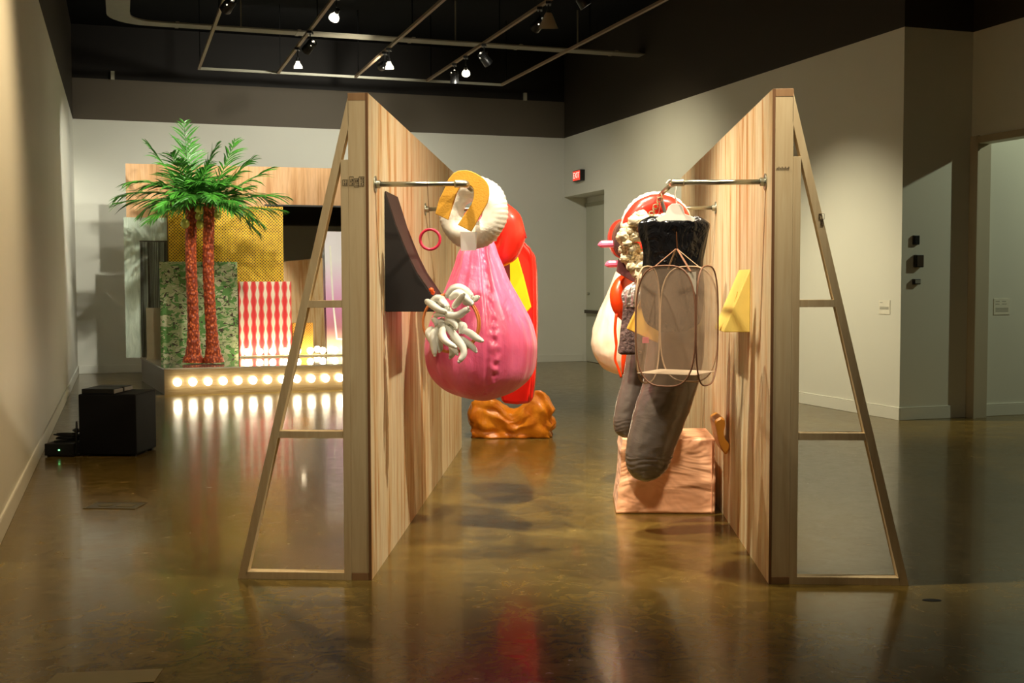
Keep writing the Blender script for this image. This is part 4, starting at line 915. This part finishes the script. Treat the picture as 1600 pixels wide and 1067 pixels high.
# gold wedge seen through the mesh
t = thing('foam_block', W(1005, 500, 6.75), 'golden yellow foam block seen partly through the left side of the mesh hamper', 'foam shape')
pxprism([(1003,467),(1010,467),(1034,486),(1028,536),(1012,529),(980,514)], 6.62, .10).build('block_body', plain('golden foam', (.85, .48, .06), .6), t, bevel=.004)
m = MB(); m.tube([W(1005, 469, 6.66), W(1020, 380, 6.66), Vector((rx_, 6.66, 2.03))], .002, 5); m.build('thread', RIM, t)
t = thing('pink_tag', W(1009, 531, 6.55), 'tiny pink block below the golden foam, seen through the mesh', 'tag')
MB().box(W(1004, 536, 6.58)-Vector((0, 0, 0)), W(1014, 527, 6.58)+Vector((0, .03, 0))).build('tag_body', plain('hot pink', (.80, .10, .20), .5), t)
m = MB(); m.tube([W(1009, 528, 6.59), W(1012, 522, 6.60)], .0015, 5); m.build('thread', RIM, t)
# yellow foam wedge on the wall
YE = plain('pale yellow foam', (.86, .66, .16), .6, bump=.1, bscale=100)
t = thing('foam_wedge', (XB-.08, 6.70, 1.23), 'pale yellow foam wedge fixed to the right plywood wall beside the hamper', 'wedge')
xw = XB-.0012; pz = lambda py: W(1173, py, 6.50).z; xo = W(1131, 519, 6.50).x
pr = [(xw, pz(420)), (xw, pz(519)), (xo, pz(519)), (xo+.006, pz(512))]
m = MB(); m.prism([(x, 6.50, z) for x, z in pr], (0, .44, 0)); m.build('wedge_body', YE, t, bevel=.004)
m = MB(); n_ = Vector((pz(420)-pz(512), 0, -(xw-xo)))*-1; a = Vector((xw-.06, 6.56, pz(420)-(pz(420)-pz(519))*.36)); b = Vector((xo+.05, 6.57, pz(519)+(pz(420)-pz(519))*.30))
m.tube([a, b], .0022, 5); m.build('groove', plain('groove shade foam', (.62, .42, .08), .8), t)
# kidney shaped foam
t = thing('kidney_cushion', W(1116, 682, 7.6), 'ochre kidney shaped cushion on the right plywood wall above the peach box', 'cushion')
bean = catmull([(1117,651.5,0),(1108,658,0),(1110,672,0),(1113,688,0),(1118,702,0),(1125,710,0),(1130,703,0),(1130,694,0),(1124,686,0),(1122,674,0),(1124,662,0),(1122,654,0),(1117,651.5,0)], 4)[:-1]
A_ = [W(p.x, p.y, 7.28) for p in bean]; cen = sum(A_, Vector())/len(A_)
dx_ = (XB-.003)-max(p.x for p in A_); A_ = [p+Vector((dx_, 0, 0)) for p in A_]; cen = cen+Vector((dx_, 0, 0))
R_ = []
for yy, k in ((0, .88), (.012, 1), (.27, 1), (.28, .9)):
    R_.append([cen+(p-cen)*k+Vector((0, yy, 0)) for p in A_])
m = MB(); m.rings(R_[::-1]); m.build('cushion_body', plain('ochre vinyl', (.62, .25, .025), .4), t, smooth=False)
# peach covered box
def m_peach():
    t = NT('peach satin cover').set(Roughness=.42, Sheen_Weight=.1); v = t.geo((2.2, 2.2, 5)); f = t.noise(v, .8, 3, .4, 1.2); g = t.noise(t.geo((1.4, 3, 3)), 1.4, 2, .5, 2.0)
    t.col(t.ramp(f, [(.3, (.90, .44, .23)), (.7, (.94, .54, .32))])); t.bump(t.math('ADD', f, g), .6, .06); return t.m
t = thing('covered_box', (.635, 7.88, 0), 'peach satin covered box standing on the floor against the right plywood wall', 'covered box')
bm = bmesh.new(); bmesh.ops.create_cube(bm, size=1); bmesh.ops.subdivide_edges(bm, edges=bm.edges[:], cuts=34, use_grid_fill=True); vs = []
x0, x1, y0, y1, zt = .325, .925, 7.60, 8.16, .492
for v in bm.verts:
    u, w_, h = v.co.x+.5, v.co.y+.5, v.co.z+.5; sag = 1+.015*(1-h); x = x0+(x1-x0)*u; y = y0+(y1-y0)*w_; z = .004+(zt-.004)*h
    p = Vector((x, y, z)); r1 = .010*(1-min(1, 3.2*abs(nz((p.x*.9+p.z*.6, p.y*.8, p.z*2.6-p.x*1.5), 1.1, 3))))**2; r1 += .002*nz(p, 5, 4)
    if w_ < .001: y -= r1+.010*(1-h)
    if w_ > .999: y += r1*.5
    if u < .001: x -= r1+.012*(1-h)**2+.02*(1-h)
    if u > .999: x += min(.01, r1*.3)
    if h > .999: z -= .006*abs(nz(p, 4, 6))
    vs.append((x, y, z))
bm.verts.index_update(); m = MB(); m.add(vs, [tuple(q.index for q in f.verts) for f in bm.faces]); bm.free(); m.build('box_cover', m_peach(), t, smooth=True)
m = MB(); m.box((x1-.022, y0-.014, .006), (x1-.019, y0-.004, zt-.01)); m.build('seam', plain('peach seam', (.70, .32, .18), .6), t)
